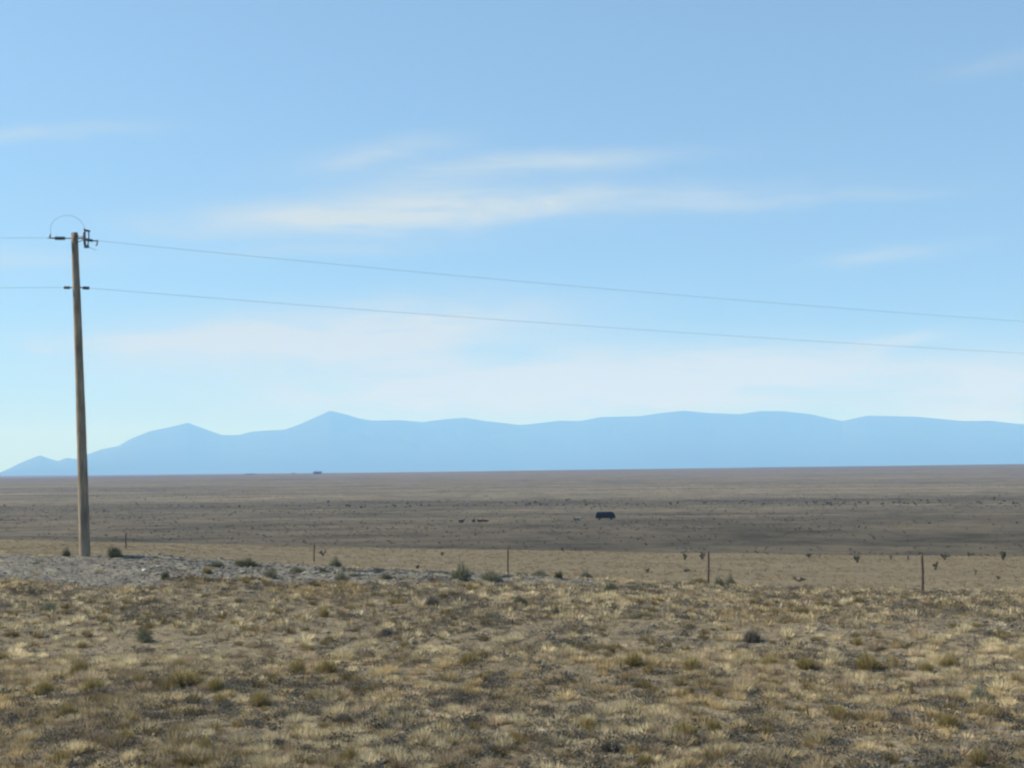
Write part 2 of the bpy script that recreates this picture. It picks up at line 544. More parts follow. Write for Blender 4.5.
def dome_blades(n, h, w, seed, bw):
    """a rounded clump of fine upright stems reaching a dome outline"""
    r = np.random.default_rng(seed)
    a = r.uniform(0, 2 * np.pi, n); q = np.sqrt(r.uniform(0, 1, n))
    tip = np.stack([q * np.cos(a) * w / 2, q * np.sin(a) * w / 2, h * np.sqrt(np.clip(1 - (q * .93) ** 2, 0.04, 1)) * r.uniform(.78, 1.1, n)], 1)
    base = np.stack([tip[:, 0] * .3, tip[:, 1] * .3, np.full(n, -.02)], 1)
    mid = base * .45 + tip * .55 + r.normal(0, .012, (n, 3)); mid[:, :2] = base[:, :2] * .35 + tip[:, :2] * .65
    sa = r.uniform(0, np.pi, n); side = np.stack([np.cos(sa), np.sin(sa), np.zeros(n)], 1) * bw / 2
    V = np.stack([base - side * .6, base + side * .6, mid - side, mid + side, tip], 1).reshape(-1, 3)
    o = (np.arange(n) * 5)[:, None]
    Fc = np.concatenate([o + [0, 1, 3], o + [0, 3, 2], o + [2, 3, 4]], 0)
    return V, Fc, np.repeat(r.uniform(.7, 1.25, n), 5)


def bake(protos, pts, rot, scl, zscl, which, colr):
    VV = []; FF = []; TT = []; off = 0
    for k, (V, Fc, bt) in enumerate(protos):
        s = np.nonzero(which == k)[0]
        if not len(s): continue
        c, sn = np.cos(rot[s])[:, None], np.sin(rot[s])[:, None]
        x = V[None, :, 0] * c - V[None, :, 1] * sn
        y = V[None, :, 0] * sn + V[None, :, 1] * c
        z = np.repeat(V[None, :, 2], len(s), 0)
        P = np.stack([x * scl[s][:, None], y * scl[s][:, None], z * (scl * zscl)[s][:, None]], -1) + pts[s][:, None, :]
        VV.append(P.reshape(-1, 3))
        FF.append((Fc[None] + (off + np.arange(len(s)) * len(V))[:, None, None]).reshape(-1, 3))
        TT.append((colr[s][:, None, :] * bt[None, :, None]).reshape(-1, 3))
        off += len(s) * len(V)
    return np.concatenate(VV), np.concatenate(FF), np.concatenate(TT)


def scatter(n, d0, d1, ulim=.5, power=1.0):
    q = RNG.uniform(0, 1, n)
    D = np.sqrt(d0 ** 2 + q * (d1 ** 2 - d0 ** 2)) if power == 1.0 else d0 * (d1 / d0) ** q
    u = RNG.uniform(-ulim, ulim, n)
    return u * D, D


def finish_pts(x, y):
    return np.stack([x, y, H(x, y)], 1)


def straw_density(x, y):
    yp = 467.5 + 1400 * 3.0 / y           # where the plot lies on the slope down from the road
    u = x / y
    d = np.interp(yp, [560, 588, 596, 618, 628, 645, 654, 672, 700, 780], [.55, .85, 1.0, 1.0, .10, .12, .98, .92, .64, .58])
    d = np.where(u < -.12, np.maximum(d, .45), d)
    patch = fbm(x / 1.7, y / 2.4, 3, 51)
    return d * sstep(.42, .64, patch) * .80 + .20 * d + .03


# straw bunch grass
prot_near = [dome_blades(170, .13, .34, 100 + k, .0048) for k in range(3)] + [dome_blades(80, .085, .22, 104 + k, .0045) for k in range(4)] \
    + [tuft_proto(60, .10, .17, 1.25, .0048, 110 + k) for k in range(3)]
prot_far = [dome_blades(40, .15, .36, 120 + k, .012) for k in range(3)] + [tuft_proto(14, .12, .12, 1.0, .012, 126 + k) for k in range(2)]


def straw_colour(n, x, y):
    h = fbm(x / 5.0, y / 5.0, 2, 61)[:, None]
    v = RNG.uniform(.62, 1.3, n)[:, None] * (.78 + .88 * fbm(x / 1.3, y / 1.6, 3, 63))[:, None]
    t = np.clip(h * 1.6 - .3 + RNG.normal(0, .28, n)[:, None], 0, 1)
    pale = np.array([.480, .410, .268]); gold = np.array([.375, .288, .158]); tan_ = np.array([.330, .258, .176])
    k = RNG.uniform(0, 1, n)[:, None]
    c = np.where(k < .25, tan_, pale * (1 - t) + gold * t)
    return c * v


x, y = scatter(28500, 9, 25, .74); keep = RNG.uniform(0, 1, len(x)) < straw_density(x, y)
x, y = x[keep], y[keep]; n = len(x)
V, Fc, T = bake(prot_near, finish_pts(x, y), RNG.uniform(0, 6.28, n), RNG.uniform(.5, 1.4, n), RNG.uniform(.6, 1.05, n),
                RNG.integers(0, len(prot_near), n), straw_colour(n, x, y))
tag(link('dry_grass', mesh_np('dry_grass', V, Fc, M_STRAW, T)), 'pale straw bunch grass covering the near slope', 'grass', kind='stuff')

x, y = scatter(39000, 25, 46, .74)
g, tn, fr = masks(x, y)
keep = (RNG.uniform(0, 1, len(x)) < straw_density(x, y) * 1.0) & (RNG.uniform(0, 1, len(x)) > np.minimum(g * 1.1, .965)) & (RNG.uniform(0, 1, len(x)) > tn * .6)
x, y = x[keep], y[keep]; n = len(x)
V, Fc, T = bake(prot_far, finish_pts(x, y), RNG.uniform(0, 6.28, n), RNG.uniform(.5, 1.3, n), RNG.uniform(.55, 1.0, n),
                RNG.integers(0, len(prot_far), n), straw_colour(n, x, y))
tag(link('dry_grass', mesh_np('dry_grass', V, Fc, M_STRAW, T)), 'straw grass thinning out towards the gravel bank', 'grass', kind='stuff')

# short meadow grass beyond the bank
prot_low = [tuft_proto(14, .13, .22, 1.1, .02, 140 + k) for k in range(4)]
x, y = scatter(27280, 42, 106, .62)
g, tn, fr = masks(x, y)
keep = (RNG.uniform(0, 1, len(x)) < tn * (.35 + .65 * sstep(.2, .8, fbm(x / 6, y / 10, 3, 71))))
x, y = x[keep], y[keep]; n = len(x)
c = np.array([.262, .208, .134])[None] * RNG.uniform(.7, 1.2, n)[:, None]
V, Fc, T = bake(prot_low, finish_pts(x, y), RNG.uniform(0, 6.28, n), RNG.uniform(.5, 1.2, n), RNG.uniform(.5, 1.0, n),
                RNG.integers(0, 4, n), c)
tag(link('meadow_grass', mesh_np('meadow_grass', V, Fc, M_STRAW, T)), 'short tan grass of the flat meadow past the fence', 'grass', kind='stuff')

# grey ground scrub
prot_scrub = [twig_proto(110, .16, .46, 150 + k, .032) for k in range(5)]
x, y = scatter(22500, 9, 41, .74)
g, tn, fr = masks(x, y)
dens = sstep(.42, .62, fbm(x / 2.3, y / 3.0, 3, 81)) * .75 + .36
keep = (RNG.uniform(0, 1, len(x)) < dens * np.interp(467.5 + 4200 / y, [590, 600, 618, 628, 645, 655, 690, 720], [.75, .6, .6, .22, .3, .8, 1, 1.15])) & (RNG.uniform(0, 1, len(x)) > g * .97)
x, y = x[keep], y[keep]; n = len(x)
c = np.where(RNG.uniform(0, 1, n)[:, None] < .72, np.array([.125, .117, .100]), np.array([.215, .183, .136])) * RNG.uniform(.6, 1.3, n)[:, None]
V, Fc, T = bake(prot_scrub, finish_pts(x, y), RNG.uniform(0, 6.28, n), RNG.uniform(.4, 1.15, n), RNG.uniform(.6, 1.1, n),
                RNG.integers(0, 5, n), c)
tag(link('ground_scrub', mesh_np('ground_scrub', V, Fc, M_STRAW, T)), 'low grey scrub matted between the grass tufts', 'scrub', kind='stuff')

# dead stems and litter lying over the bare soil
prot_lit = [tuft_proto(10, .10, .16, 1.45, .006, 190 + k, droop=0.0) for k in range(6)]
x, y = scatter(39000, 9, 38, .74)
g, tn, fr = masks(x, y)
keep = (g < .4) & (RNG.uniform(0, 1, len(x)) < np.interp(467.5 + 4200 / y, [590, 620, 628, 645, 655], [1, 1, .45, .5, 1]))
x, y = x[keep], y[keep]; n = len(x)
c = np.where(RNG.uniform(0, 1, n)[:, None] < .5, np.array([.190, .168, .132]), np.array([.320, .270, .185])) * RNG.uniform(.5, 1.3, n)[:, None]
V, Fc, T = bake(prot_lit, finish_pts(x, y), RNG.uniform(0, 6.28, n), RNG.uniform(.6, 1.4, n), RNG.uniform(.6, 1.1, n),
                RNG.integers(0, 6, n), c)
tag(link('plant_litter', mesh_np('plant_litter', V, Fc, M_STRAW, T)), 'dead stems and litter strewn over the bare soil', 'litter', kind='stuff')

# tussocks over the far plain, too many and too small to count
prot_tus = [twig_proto(8, .22, .55, 180 + k, .24) for k in range(5)]
x, y = scatter(27280, 185, 1100, .62)
q_ = RNG.uniform(0, 1, len(y)) < .35; x[q_] *= .5; y[q_] *= .5; y = np.maximum(y, 185)
y = y * RNG.uniform(.97, 1.03, len(y))
keep = RNG.uniform(0, 1, len(x)) < .25 + .75 * sstep(.4, .6, fbm(x / 60, y / 40, 3, 97))
x, y = x[keep], y[keep]; n = len(x)
c = np.array([.145, .128, .096])[None] * RNG.uniform(.8, 1.15, n)[:, None]
V, Fc, T = bake(prot_tus, finish_pts(x, y), RNG.uniform(0, 6.28, n), RNG.uniform(.5, 1.5, n), RNG.uniform(.6, 1.2, n),
                RNG.integers(0, 5, n), c)
tag(link('plain_tussocks', mesh_np('plain_tussocks', V, Fc, M_STRAW, T)), 'dull tussock growth over the wide dark plain', 'ground cover', kind='stuff')

# olive weeds too small and mixed to count
prot_weed = [dome_blades(130, .19, .36, 170 + k, .0065) for k in range(4)]
x, y = scatter(3000, 9, 37, .74)
g, tn, fr = masks(x, y)
keep = (RNG.uniform(0, 1, len(x)) < .15 + sstep(.45, .65, fbm(x / 3.0, y / 3.0, 2, 91))) & (g < .3)
x, y = x[keep], y[keep]; n = len(x)
c = np.array([.250, .190, .085])[None] * RNG.uniform(.6, 1.1, n)[:, None]
V, Fc, T = bake(prot_weed, finish_pts(x, y), RNG.uniform(0, 6.28, n), RNG.uniform(.4, .95, n), RNG.uniform(.6, 1.0, n),
                RNG.integers(0, 4, n), c)
tag(link('dry_weeds', mesh_np('dry_weeds', V, Fc, M_STRAW, T)), 'small olive tinged weeds mixed through the dry grass', 'weeds', kind='stuff')


# ------------------------------------------------------------------ stones
def rock_proto(seed, sub=1):
    bm = bmesh.new(); bmesh.ops.create_icosphere(bm, subdivisions=sub, radius=1.0)
    r = random.Random(seed)
    for v in bm.verts:
        v.co *= r.uniform(.72, 1.12)
    bm.verts.ensure_lookup_table()
    V = np.array([v.co[:] for v in bm.verts]) * np.array([1.15, .9, .62])
    Fc = np.array([[v.index for v in f.verts] for f in bm.faces])
    bm.free()
    return V, Fc, np.ones(len(V))


rocks = [rock_proto(k, 1) for k in range(6)]
# gravel bank
x, y = scatter(78000, 31, 46, .74)
g, tn, fr = masks(x, y)
keep = RNG.uniform(0, 1, len(x)) < g * .8
x, y = x[keep], y[keep]; n = len(x)
s = np.exp(RNG.normal(math.log(.021), .52, n)); s = np.clip(s, .009, .10) * (.6 + .5 * sstep(-.33, -.2, x / y))
c = np.array([.192, .176, .150])[None] * RNG.uniform(.5, 1.4, n)[:, None] * (1 + RNG.normal(0, .03, (n, 3)))
V, Fc, T = bake(rocks, finish_pts(x, y) + np.array([0, 0, .004]), RNG.uniform(0, 6.28, n), s, np.ones(n), RNG.integers(0, 6, n), c)
tag(link('gravel', mesh_np('gravel', V, Fc, M_ROCK, T)), 'loose grey gravel and cobbles heaped along the bank', 'gravel', kind='stuff')
# pebbles through the slope
x, y = scatter(33000, 9, 36, .74)
keep = RNG.uniform(0, 1, len(x)) < .25 + .75 * sstep(.4, .65, fbm(x / 1.5, y / 2.0, 3, 95))
x, y = x[keep], y[keep]; n = len(x)
s = np.clip(np.exp(RNG.normal(math.log(.019), .55, n)), .007, .085)
c = np.array([.190, .177, .150])[None] * RNG.uniform(.5, 1.35, n)[:, None]
V, Fc, T = bake(rocks, finish_pts(x, y) + np.array([0, 0, .003]), RNG.uniform(0, 6.28, n), s, np.ones(n), RNG.integers(0, 6, n), c)
tag(link('pebbles', mesh_np('pebbles', V, Fc, M_ROCK, T)), 'grey pebbles strewn over bare soil between the tufts', 'pebbles', kind='stuff')


# ------------------------------------------------------------------ single plants
def plant_mesh(name, V, Fc, bt, mat):
    return mesh_np(name, V, Fc, mat, np.repeat(bt[:, None], 3, 1))


def join(*ps):
    VV = []; FF = []; BB = []; off = 0
    for V, Fc, b in ps:
        VV.append(V); FF.append(Fc + off); BB.append(b); off += len(V)
    return np.concatenate(VV), np.concatenate(FF), np.concatenate(BB)


def twigs_bm(n, h, w, seed, r0=.012):
    rd = random.Random(seed); bm = bmesh.new()
    for k in range(n):
        a = rd.uniform(0, 6.28); q = rd.uniform(.2, .9)
        tip = Vector((math.cos(a) * w * .42 * q, math.sin(a) * w * .42 * q, h * math.sqrt(1 - (q * .9) ** 2) * rd.uniform(.7, .95)))
        mid = Vector((tip.x * .45, tip.y * .45, tip.z * .55))
        tube(bm, [(tip.x * .06, tip.y * .06, -.04), mid, tip], [r0, r0 * .7, r0 * .3], 5)
    return bm


def shrub_kind(name, mat, n, h, w, size, seed, blades=0, stems=12):
    """a prototype: foliage + stems, unlinked until the first copy"""
    parts = []
    rq = random.Random(seed)
    lobes = [(0, 0, .85, .78), (rq.uniform(.18, .28), rq.uniform(-.15, .15), .52, rq.uniform(.45, .9)), (-rq.uniform(.18, .28), rq.uniform(-.15, .15), .55, rq.uniform(.45, .7)), (rq.uniform(-.16, .16), rq.uniform(-.2, .2), .5, .98)]
    for q, (lx_, ly_, lw, lh) in enumerate(lobes):
        for P_ in (twig_proto(n // 4, h * lh, w * lw, seed + 11 * q, size), dome_blades(max(blades // 4, 8), h * lh * 1.15, w * lw * 1.1, seed + 5 + q, .011)):
            P_[0][:, 0] += lx_ * w; P_[0][:, 1] += ly_ * w
            parts.append(P_)
    fm = plant_mesh('foliage', *join(*parts), mat)
    bm = twigs_bm(stems, h, w, seed + 2)
    sm = bpy.data.meshes.new('stem'); bm.to_mesh(sm); bm.free(); sm.materials.append(M_TWIG)
    return fm, sm


K_SAGE = [shrub_kind('sage', M_SAGE, 620, .45, .8, .045, 300 + 7 * k, 420) for k in range(3)]
K_GREEN = [shrub_kind('green', M_GREEN, 800, .45, .8, .045, 340 + 7 * k, 340) for k in range(2)]
K_GREY = [shrub_kind('grey', M_GREY, 450, .40, .8, .04, 370 + 7 * k, 420) for k in range(2)]


def shrub(name, px, py, wpx, hpx, kinds, label, cat='shrub', group='shrubs along the gravel bank', k=0):
    gx, gy, gz = ground_at(px, py)
    o = empty(name, (gx, gy, gz - .01), random.uniform(0, 6.28))
    w = wpx / F * gy; h = hpx / F * gy
    o.scale = (w / .74, w / .74, h / .45)
    tag(o, label, cat, group)
    fm, sm = kinds[k % len(kinds)]
    link('foliage', fm, o); link('stem', sm, o)
    return o


GB = 'shrubs along the gravel bank'
shrub('shrub', 114, 557, 20, 13, K_GREEN, 'dark green lopsided shrub on the bank just right of the utility pole', group=GB)
shrub('shrub', 66, 556, 9, 10, K_SAGE, 'thin pale shrub on the bank just left of the utility pole', group=GB)
shrub('shrub', 165, 580, 10, 11, K_GREEN, 'small dark upright shrub low on the gravel right of the utility pole', group=GB, k=1)
shrub('shrub', 217, 567, 16, 6, K_GREEN, 'flat dark shrub at the gravel crest, left neighbour of the big grey-green one', group=GB, k=1)
shrub('shrub', 246, 567.5, 24, 12, K_GREEN, 'big dark grey-green shrub on the gravel crest left of the fence post', group=GB)
shrub('shrub', 270, 577, 19, 11, K_SAGE, 'rounded grey-green shrub on gravel just below the big crest shrub', group=GB)
shrub('shrub', 296, 573, 16, 8, K_SAGE, 'low pale green shrub on gravel left of the first clear fence post', group=GB, k=1)
shrub('shrub', 321, 571, 11, 5, K_SAGE, 'tiny flat shrub at the foot of a fence post on the gravel', group=GB, k=2)
shrub('shrub', 335, 567, 13, 12, K_SAGE, 'upright pale shrub right of the fence post behind the gravel crest', group=GB)
shrub('shrub', 342, 583, 17, 14, K_SAGE, 'grey-green shrub growing out of the gravel below the fence post', group=GB, k=1)
shrub('shrub', 386, 579, 13, 8, K_GREEN, 'small green shrub alone in the middle of the gravel strip', group=GB)
shrub('shrub', 379, 571, 17, 4, K_GREY, 'flat grey brush on the crest in the middle of the gravel strip', group=GB)
shrub('shrub', 461, 578.5, 25, 17, K_SAGE, 'largest pale shrub with a pointed top left of the second fence post', group=GB)
shrub('shrub', 491, 580, 30, 11, K_SAGE, 'wide low green shrub at the foot of the second fence post', group=GB, k=1)
shrub('shrub', 519, 577, 9, 6, K_SAGE, 'small pale shrub just right of the second fence post', group=GB, k=2)
shrub('shrub', 540, 577, 19, 9, K_SAGE, 'wide pale shrub at the end of the gravel right of the second post', group=GB, k=2)
shrub('shrub', 559, 578, 10, 9, K_GREEN, 'narrow dark shrub at the right end of the gravel', group=GB)
shrub('shrub', 586, 578, 14, 8, K_SAGE, 'yellow-green low shrub beyond the right end of the gravel', group=GB)
shrub('shrub', 612, 592, 17, 13, K_SAGE, 'hazy sage shrub among straw grass past the end of the gravel', group=GB, k=1)
shrub('shrub', 719, 588, 17, 13, K_SAGE, 'rounded pale sage shrub, left one of the pair beside the third post', group=GB, k=2)
shrub('shrub', 730, 587, 13, 15, K_SAGE, 'darker sage shrub, right one of the pair beside the third post', group=GB)
GS = 'bushes among the grass of the slope'
shrub('bush', 519, 605, 17, 12, K_SAGE, 'round sage bush in straw grass below the second fence post', group=GS, k=1)
shrub('bush', 432, 607, 17, 14, K_GREY, 'twiggy grey bush in straw grass below the gravel strip', group=GS)
shrub('bush', 556, 617, 9, 14, K_GREY, 'narrow grey upright bush at the upper edge of the bare soil strip', group=GS, k=1)
shrub('bush', 644, 618, 26, 6, K_GREEN, 'long flat dark bush along the upper edge of the bare soil strip', group=GS, k=1)
shrub('bush', 753, 642, 26, 15, K_GREY, 'dark grey bush with hazy twigs standing alone on the bare soil strip', group=GS)
shrub('bush', 143, 642, 22, 16, K_SAGE, 'grey-green bush standing alone on the left part of the slope', group=GS, k=2)
shrub('bush', 48, 612, 28, 12, K_SAGE, 'wide faint green bush below the bare gravel near the pole', group=GS, k=1)
shrub('bush', 385, 637, 18, 12, K_GREY, 'brownish grey bush on bare soil above the pale straw patch', group=GS, k=1)
shrub('bush', 982, 704, 29, 20, K_SAGE, 'large pale sage bush on the lower slope near the last fence post side', group=GS)
shrub('bush', 388, 718, 20, 12, K_GREEN, 'dark green-grey bush in the middle of the lower slope', group=GS)
shrub('bush', 345, 724, 24, 15, K_GREY, 'dark charcoal bush left of the dark green-grey bush', group=GS)
shrub('bush', 612, 752, 22, 16, K_GREY, 'dark charcoal bush at the very bottom of the slope centre', group=GS, k=1)
shrub('bush', 278, 748, 22, 14, K_GREY, 'brown-grey rounded bush at the bottom left of the slope', group=GS, k=1)
shrub('bush', 494, 755, 24, 14, K_GREY, 'brown-grey bush at the bottom beside a yellow clump', group=GS)

# snakeweed clumps
K_SNAKE = []
for k in range(4):
    fm = plant_mesh('flower_stems', *join(dome_blades(420, .27, .42, 400 + k, .0075), twig_proto(260, .27, .42, 420 + k, .022)), M_SNAKE)
    bm = twigs_bm(9, .2, .34, 440 + k, .006)
    sm = bpy.data.meshes.new('woody_base'); bm.to_mesh(sm); bm.free(); sm.materials.append(M_TWIG)
    K_SNAKE.append((fm, sm))
SN = [
    (45, 696, 23, 18, 'olive yellow clump nearest the left edge, level with the brightest clump'),
    (93, 694, 25, 18, 'brightest rounded olive yellow clump on the left lower slope'),
    (67, 717, 22, 15, 'ochre clump below and between two olive clumps on the left'),
    (79, 676, 21, 16, 'mustard clump just above the brightest clump on the left'),
    (179, 670, 18, 12, 'small mustard clump above the wide double clump left of centre'),
    (184, 686, 42, 18, 'widest yellow clump on the slope, nearly twice as broad as others'),
    (139, 686, 18, 14, 'ochre clump left of the widest yellow clump'),
    (216, 691, 20, 15, 'ochre clump touching the right end of the widest yellow clump'),
    (220, 706, 18, 14, 'olive clump directly below the ochre one beside the widest clump'),
    (259, 706, 24, 17, 'olive clump with tan tips right of the widest yellow clump'),
    (205, 753, 20, 18, 'upright yellow green clump near the bottom of the left slope'),
    (125, 742, 22, 14, 'dull olive clump near the bottom with bare stones around'),
    (297, 674, 21, 16, 'dark olive clump in pale straw, left one of two at the slope centre'),
    (327, 673, 24, 15, 'brown olive clump in pale straw, right one of two at the slope centre'),
    (317, 701, 26, 12, 'low wide ochre clump below the two olive clumps in straw'),
    (350, 763, 20, 17, 'golden clump at the bottom edge left of centre'),
    (324, 617, 13, 11, 'orange brown clump just below the gravel strip'),
    (443, 598, 10, 6, 'small orange clump beneath the gravel strip by the twiggy grey bush'),
    (207, 573, 11, 6, 'tiny rusty clump on the gravel crest beside flat dark shrub'),
    (470, 665, 26, 14, 'faded mustard clump in the straw left of the slope centre'),
    (634, 666, 22, 15, 'ochre clump right of a long pale straw patch'),
    (692, 672, 22, 17, 'greenish olive clump at the right end of a pale straw patch'),
    (770, 668, 20, 14, 'ochre clump, left one of a row of five'),
    (806, 669, 24, 13, 'rusty ochre clump, second in the row of five'),
    (867, 670, 28, 18, 'largest and greenest clump in the row of five'),
    (892, 667, 17, 13, 'bright mustard clump touching the largest in the row of five'),
    (949, 669, 23, 15, 'golden clump at the right end of the row of five'),
    (926, 672, 18, 11, 'low dull clump tucked left of the golden row end'),
    (684, 737, 32, 16, 'broad golden clump on the bottom right of the slope centre'),
    (714, 732, 17, 15, 'narrow golden clump on the right of the broad golden one'),
    (948, 728, 24, 17, 'mustard clump below the large sage bush on the right'),
    (979, 765, 22, 18, 'olive clump with dark base in the bottom right corner area'),
    (645, 767, 22, 14, 'golden clump cut by the bottom edge right of centre'),
    (839, 717, 20, 13, 'brown olive clump alone on the lower right slope'),
    (586, 730, 26, 14, 'faint ochre clump above the charcoal bottom bush'),
    (700, 585, 19, 8, 'flat orange weed patch at the foot of the third fence post'),
]
for k, (px, py, w, h, lab) in enumerate(SN):
    gx, gy, gz = ground_at(px, py)
    o = empty('snakeweed_clump', (gx, gy, gz), random.uniform(0, 6.28))
    W = w / F * gy * 1.05; hh_ = h / F * gy
    o.scale = (W / .42, W / .42, hh_ / .27)
    tag(o, lab, 'weed', 'yellow snakeweed clumps on the slope')
    fm, sm = K_SNAKE[k % 4]
    link('flower_stems', fm, o); link('woody_base', sm, o)


# cholla-like plants on the meadow
def cholla(seed, h=1.0):
    rd = random.Random(seed); bm = bmesh.new()

    def branch(p, d, L, r, lev):
        q = p + d * L
        m_ = p + d * (L * .5) + Vector((rd.uniform(-1, 1), rd.uniform(-1, 1), 0)) * L * .1
        tube(bm, [p, m_, q], [r * .9, r, r * .75], 6)
        if lev > 0:
            for _ in range(rd.choice((2, 3, 3))):
                nd = (d + Vector((rd.uniform(-1, 1), rd.uniform(-1, 1), rd.uniform(-.15, .7)))).normalized()
                branch(p + d * (L * rd.uniform(.55, 1.0)), nd, L * rd.uniform(.55, .8), r * .8, lev - 1)
    for _ in range(rd.choice((2, 3))):
        branch(Vector((rd.uniform(-.05, .05), rd.uniform(-.05, .05), -.05)), Vector((rd.uniform(-.5, .5), rd.uniform(-.5, .5), 1)).normalized(), h * .36, h * .05, 2)
    V = np.array([v.co[:] for v in bm.verts]); bm.verts.index_update()
    me = bpy.data.meshes.new('cactus_shrub'); bm.to_mesh(me); bm.free()
    a = me.attributes.new('tint', 'FLOAT_COLOR', 'POINT')
    t = np.ones((len(V), 4), np.float32); a.data.foreach_set('color', t.ravel())
    me.materials.append(M_CHOLLA)
    return me


K_CH = [cholla(500 + k) for k in range(5)]
CH = [
    (323, 556, 8, 7, 'spiky dark plant on the meadow just right of the fence post above the gravel'),
    (442, 556, 5, 5, 'tiny dark plant on the tan meadow left of the second fence post'),
    (417, 569, 6, 5, 'dark little plant peeking over the gravel left of the largest pale shrub'),
    (564, 552, 6, 6, 'faint dark plant on the meadow rim right of the second post'),
    (685, 560, 9, 8, 'forked dark plant on the meadow left of the third fence post'),
    (702, 559, 10, 8, 'grey bushy plant touching the third fence post on its left'),
    (686, 572, 11, 4, 'flat dark plant on the meadow below the forked one'),
    (647, 573, 6, 6, 'thin brown stalk plant alone on the meadow left of the third post'),
    (701, 584, 6, 6, 'dark knobbly plant at the foot of the third fence post'),
    (691, 584, 4, 4, 'very small dark stub left of the knobbly plant by the third post'),
    (799, 582, 16, 6, 'low dead branch lying on the meadow between third and last posts'),
    (857, 563, 9, 10, 'tall dark plant at the meadow rim, left neighbour of the last post'),
    (809, 558, 8, 6, 'dark clump on the meadow rim midway between the last two posts'),
    (819, 558, 4, 4, 'small stub beside the dark clump on the meadow rim'),
    (891, 560, 6, 6, 'brownish plant on the meadow rim left of the last post'),
    (908, 560, 4, 5, 'reddish brown stub plant close to the left of the last post'),
    (944, 560, 12, 8, 'broad dark plant on the meadow rim right of the last post'),
    (935, 570, 7, 10, 'leaning dark plant just below the broad one right of last post'),
    (975, 576, 4, 9, 'single upright dark stalk on the meadow right of the last post'),
    (1003, 560, 9, 12, 'tallest dark plant on the meadow rim near the right edge'),
    (969, 557, 5, 6, 'small round dark plant on the rim between broad and tallest plants'),
    (998, 580, 6, 5, 'pale brown tuft plant below the tallest plant at right'),
]
for k, (px, py, w, h, lab) in enumerate(CH):
    gx, gy, gz = ground_at(px, py)
    if gy > 110:
        gy = 92.0; gx = float(at(px, py, gy)[0]); gz = hz(gx, gy)
    o = link('cactus_shrub', K_CH[k % 5], None, (gx, gy, gz))
    o.rotation_euler = (0, 0, random.uniform(0, 6.28))
    W = w / F * gy; hh_ = h / F * gy
    o.scale = (W / .72, W / .72, hh_ / .78)
    tag(o, lab, 'plant', 'dark cactus shrubs on the tan meadow')

# far dots: shrubs on the dark plain
V, Fc, bt = twig_proto(170, 1.15, 1.7, 600, .34)
K_FAR = [plant_mesh('plain_shrub', *twig_proto(120, 1.1, 1.7, 600 + k, .34), M_PLAIN) for k in range(3)]
cnt = 0
while cnt < 160:
    if cnt < 120:
        px = random.uniform(0, 1024) if random.random() < .25 else random.uniform(300, 1024)
        py = 507.5 - px / 1024 * 5.0 + random.gauss(0, 1.8)
        sc = random.uniform(.4, .85)
    else:
        px = random.uniform(0, 1024); py = random.uniform(489, 544); sc = random.uniform(.3, .6)
        if py > 525: sc *= .75
    gx, gy, gz = ground_at(px, py)
    if gy < 180 or gy > 2500 or (440 < px < 630 and 511 < py < 527):
        cnt += 0 if random.random() < .98 else 1
        continue
    o = link('plain_shrub', K_FAR[cnt % 3], None, (gx, gy, gz - .05))
    o.rotation_euler = (0, 0, random.uniform(0, 6.28)); o.scale = (sc * random.uniform(.8, 1.3), sc, sc * random.uniform(.8, 1.2))
    tag(o, 'tiny dark shrub dotted on the wide dark plain beyond the meadow', 'shrub', 'dark shrubs dotted over the far plain')
    cnt += 1

# larger single stones
ST = [
    (144, 571.5, 5, 3.4, (.62, .60, .57), 'small bright white stone on the gravel right of the utility pole'),
    (158, 567, 5, 2.2, (.50, .48, .45), 'flat pale stone near the crest, above the bright white one'),
    (243, 574, 7, 5, (.34, .32, .30), 'pale cobble on gravel right below the big crest shrub'),
    (519.5, 577, 4, 3.4, (.60, .58, .55), 'white stone on the gravel just right of the second fence post'),
    (747, 708, 7, 4, (.52, .49, .46), 'pale flat stone on the right lower slope'),
    (542, 732, 8, 4, (.48, .46, .43), 'tilted pale stone above the charcoal bush at the bottom'),
    (154, 736, 5, 4, (.50, .48, .45), 'white pebble-sized stone near the dull olive bottom clump'),
    (910, 763, 5, 4, (.62, .61, .58), 'bright white stone by the bottom right olive clump'),
    (41, 698, 14, 4, (.30, .29, .29), 'long grey stone under the leftmost olive clump'),
]
for k, (px, py, w, h, c, lab) in enumerate(ST):
    gx, gy, gz = ground_at(px, py)
    V, Fc, _ = rock_proto(700 + k, 2)
    V = V * np.array([w / F * gy / 2.1, w / F * gy / 2.4, h / F * gy / 1.3])
    o = link('stone', mesh_np('stone', V, Fc, M_ROCK, np.tile(np.array(c), (len(V), 1)), smooth=False), None, (gx, gy, gz + h / F * gy * .25))
    o.rotation_euler = (0, 0, random.uniform(-.6, .6))
    tag(o, lab, 'stone', 'single pale stones')

# ------------------------------------------------------------------ utility pole
bx_, by_, _ = at(85, 555, 41.0); tx_, ty_, tz_ = at(74.4, 232.8, 41.0)
bz_ = hz(bx_, by_)
pole = tag(empty('utility_pole', (bx_, by_, bz_)), 'tall weathered wooden utility pole leaning slightly, standing on the gravel bank', 'utility pole')
top = Vector((tx_ - bx_, 0, tz_ - bz_))
bm = bmesh.new()
pts = []; rads = []
for k in range(25):
    t = k / 24
    p = top * t
    pts.append(p + Vector((math.sin(t * 3.1) * .015, 0, 0))); rads.append(.158 * (1 - t) + .098 * t + random.uniform(-.003, .003))
tube(bm, [Vector((-top.x * .05, 0, -.5))] + pts, [.162] + rads, 24)
bm_obj('shaft', bm, M_WOOD, pole, smooth=True)


def loc(px, py, dy=0.0):
    p = at(px, py, by_ + dy)
    return Vector((p[0] - bx_, p[1] - by_, p[2] - bz_))


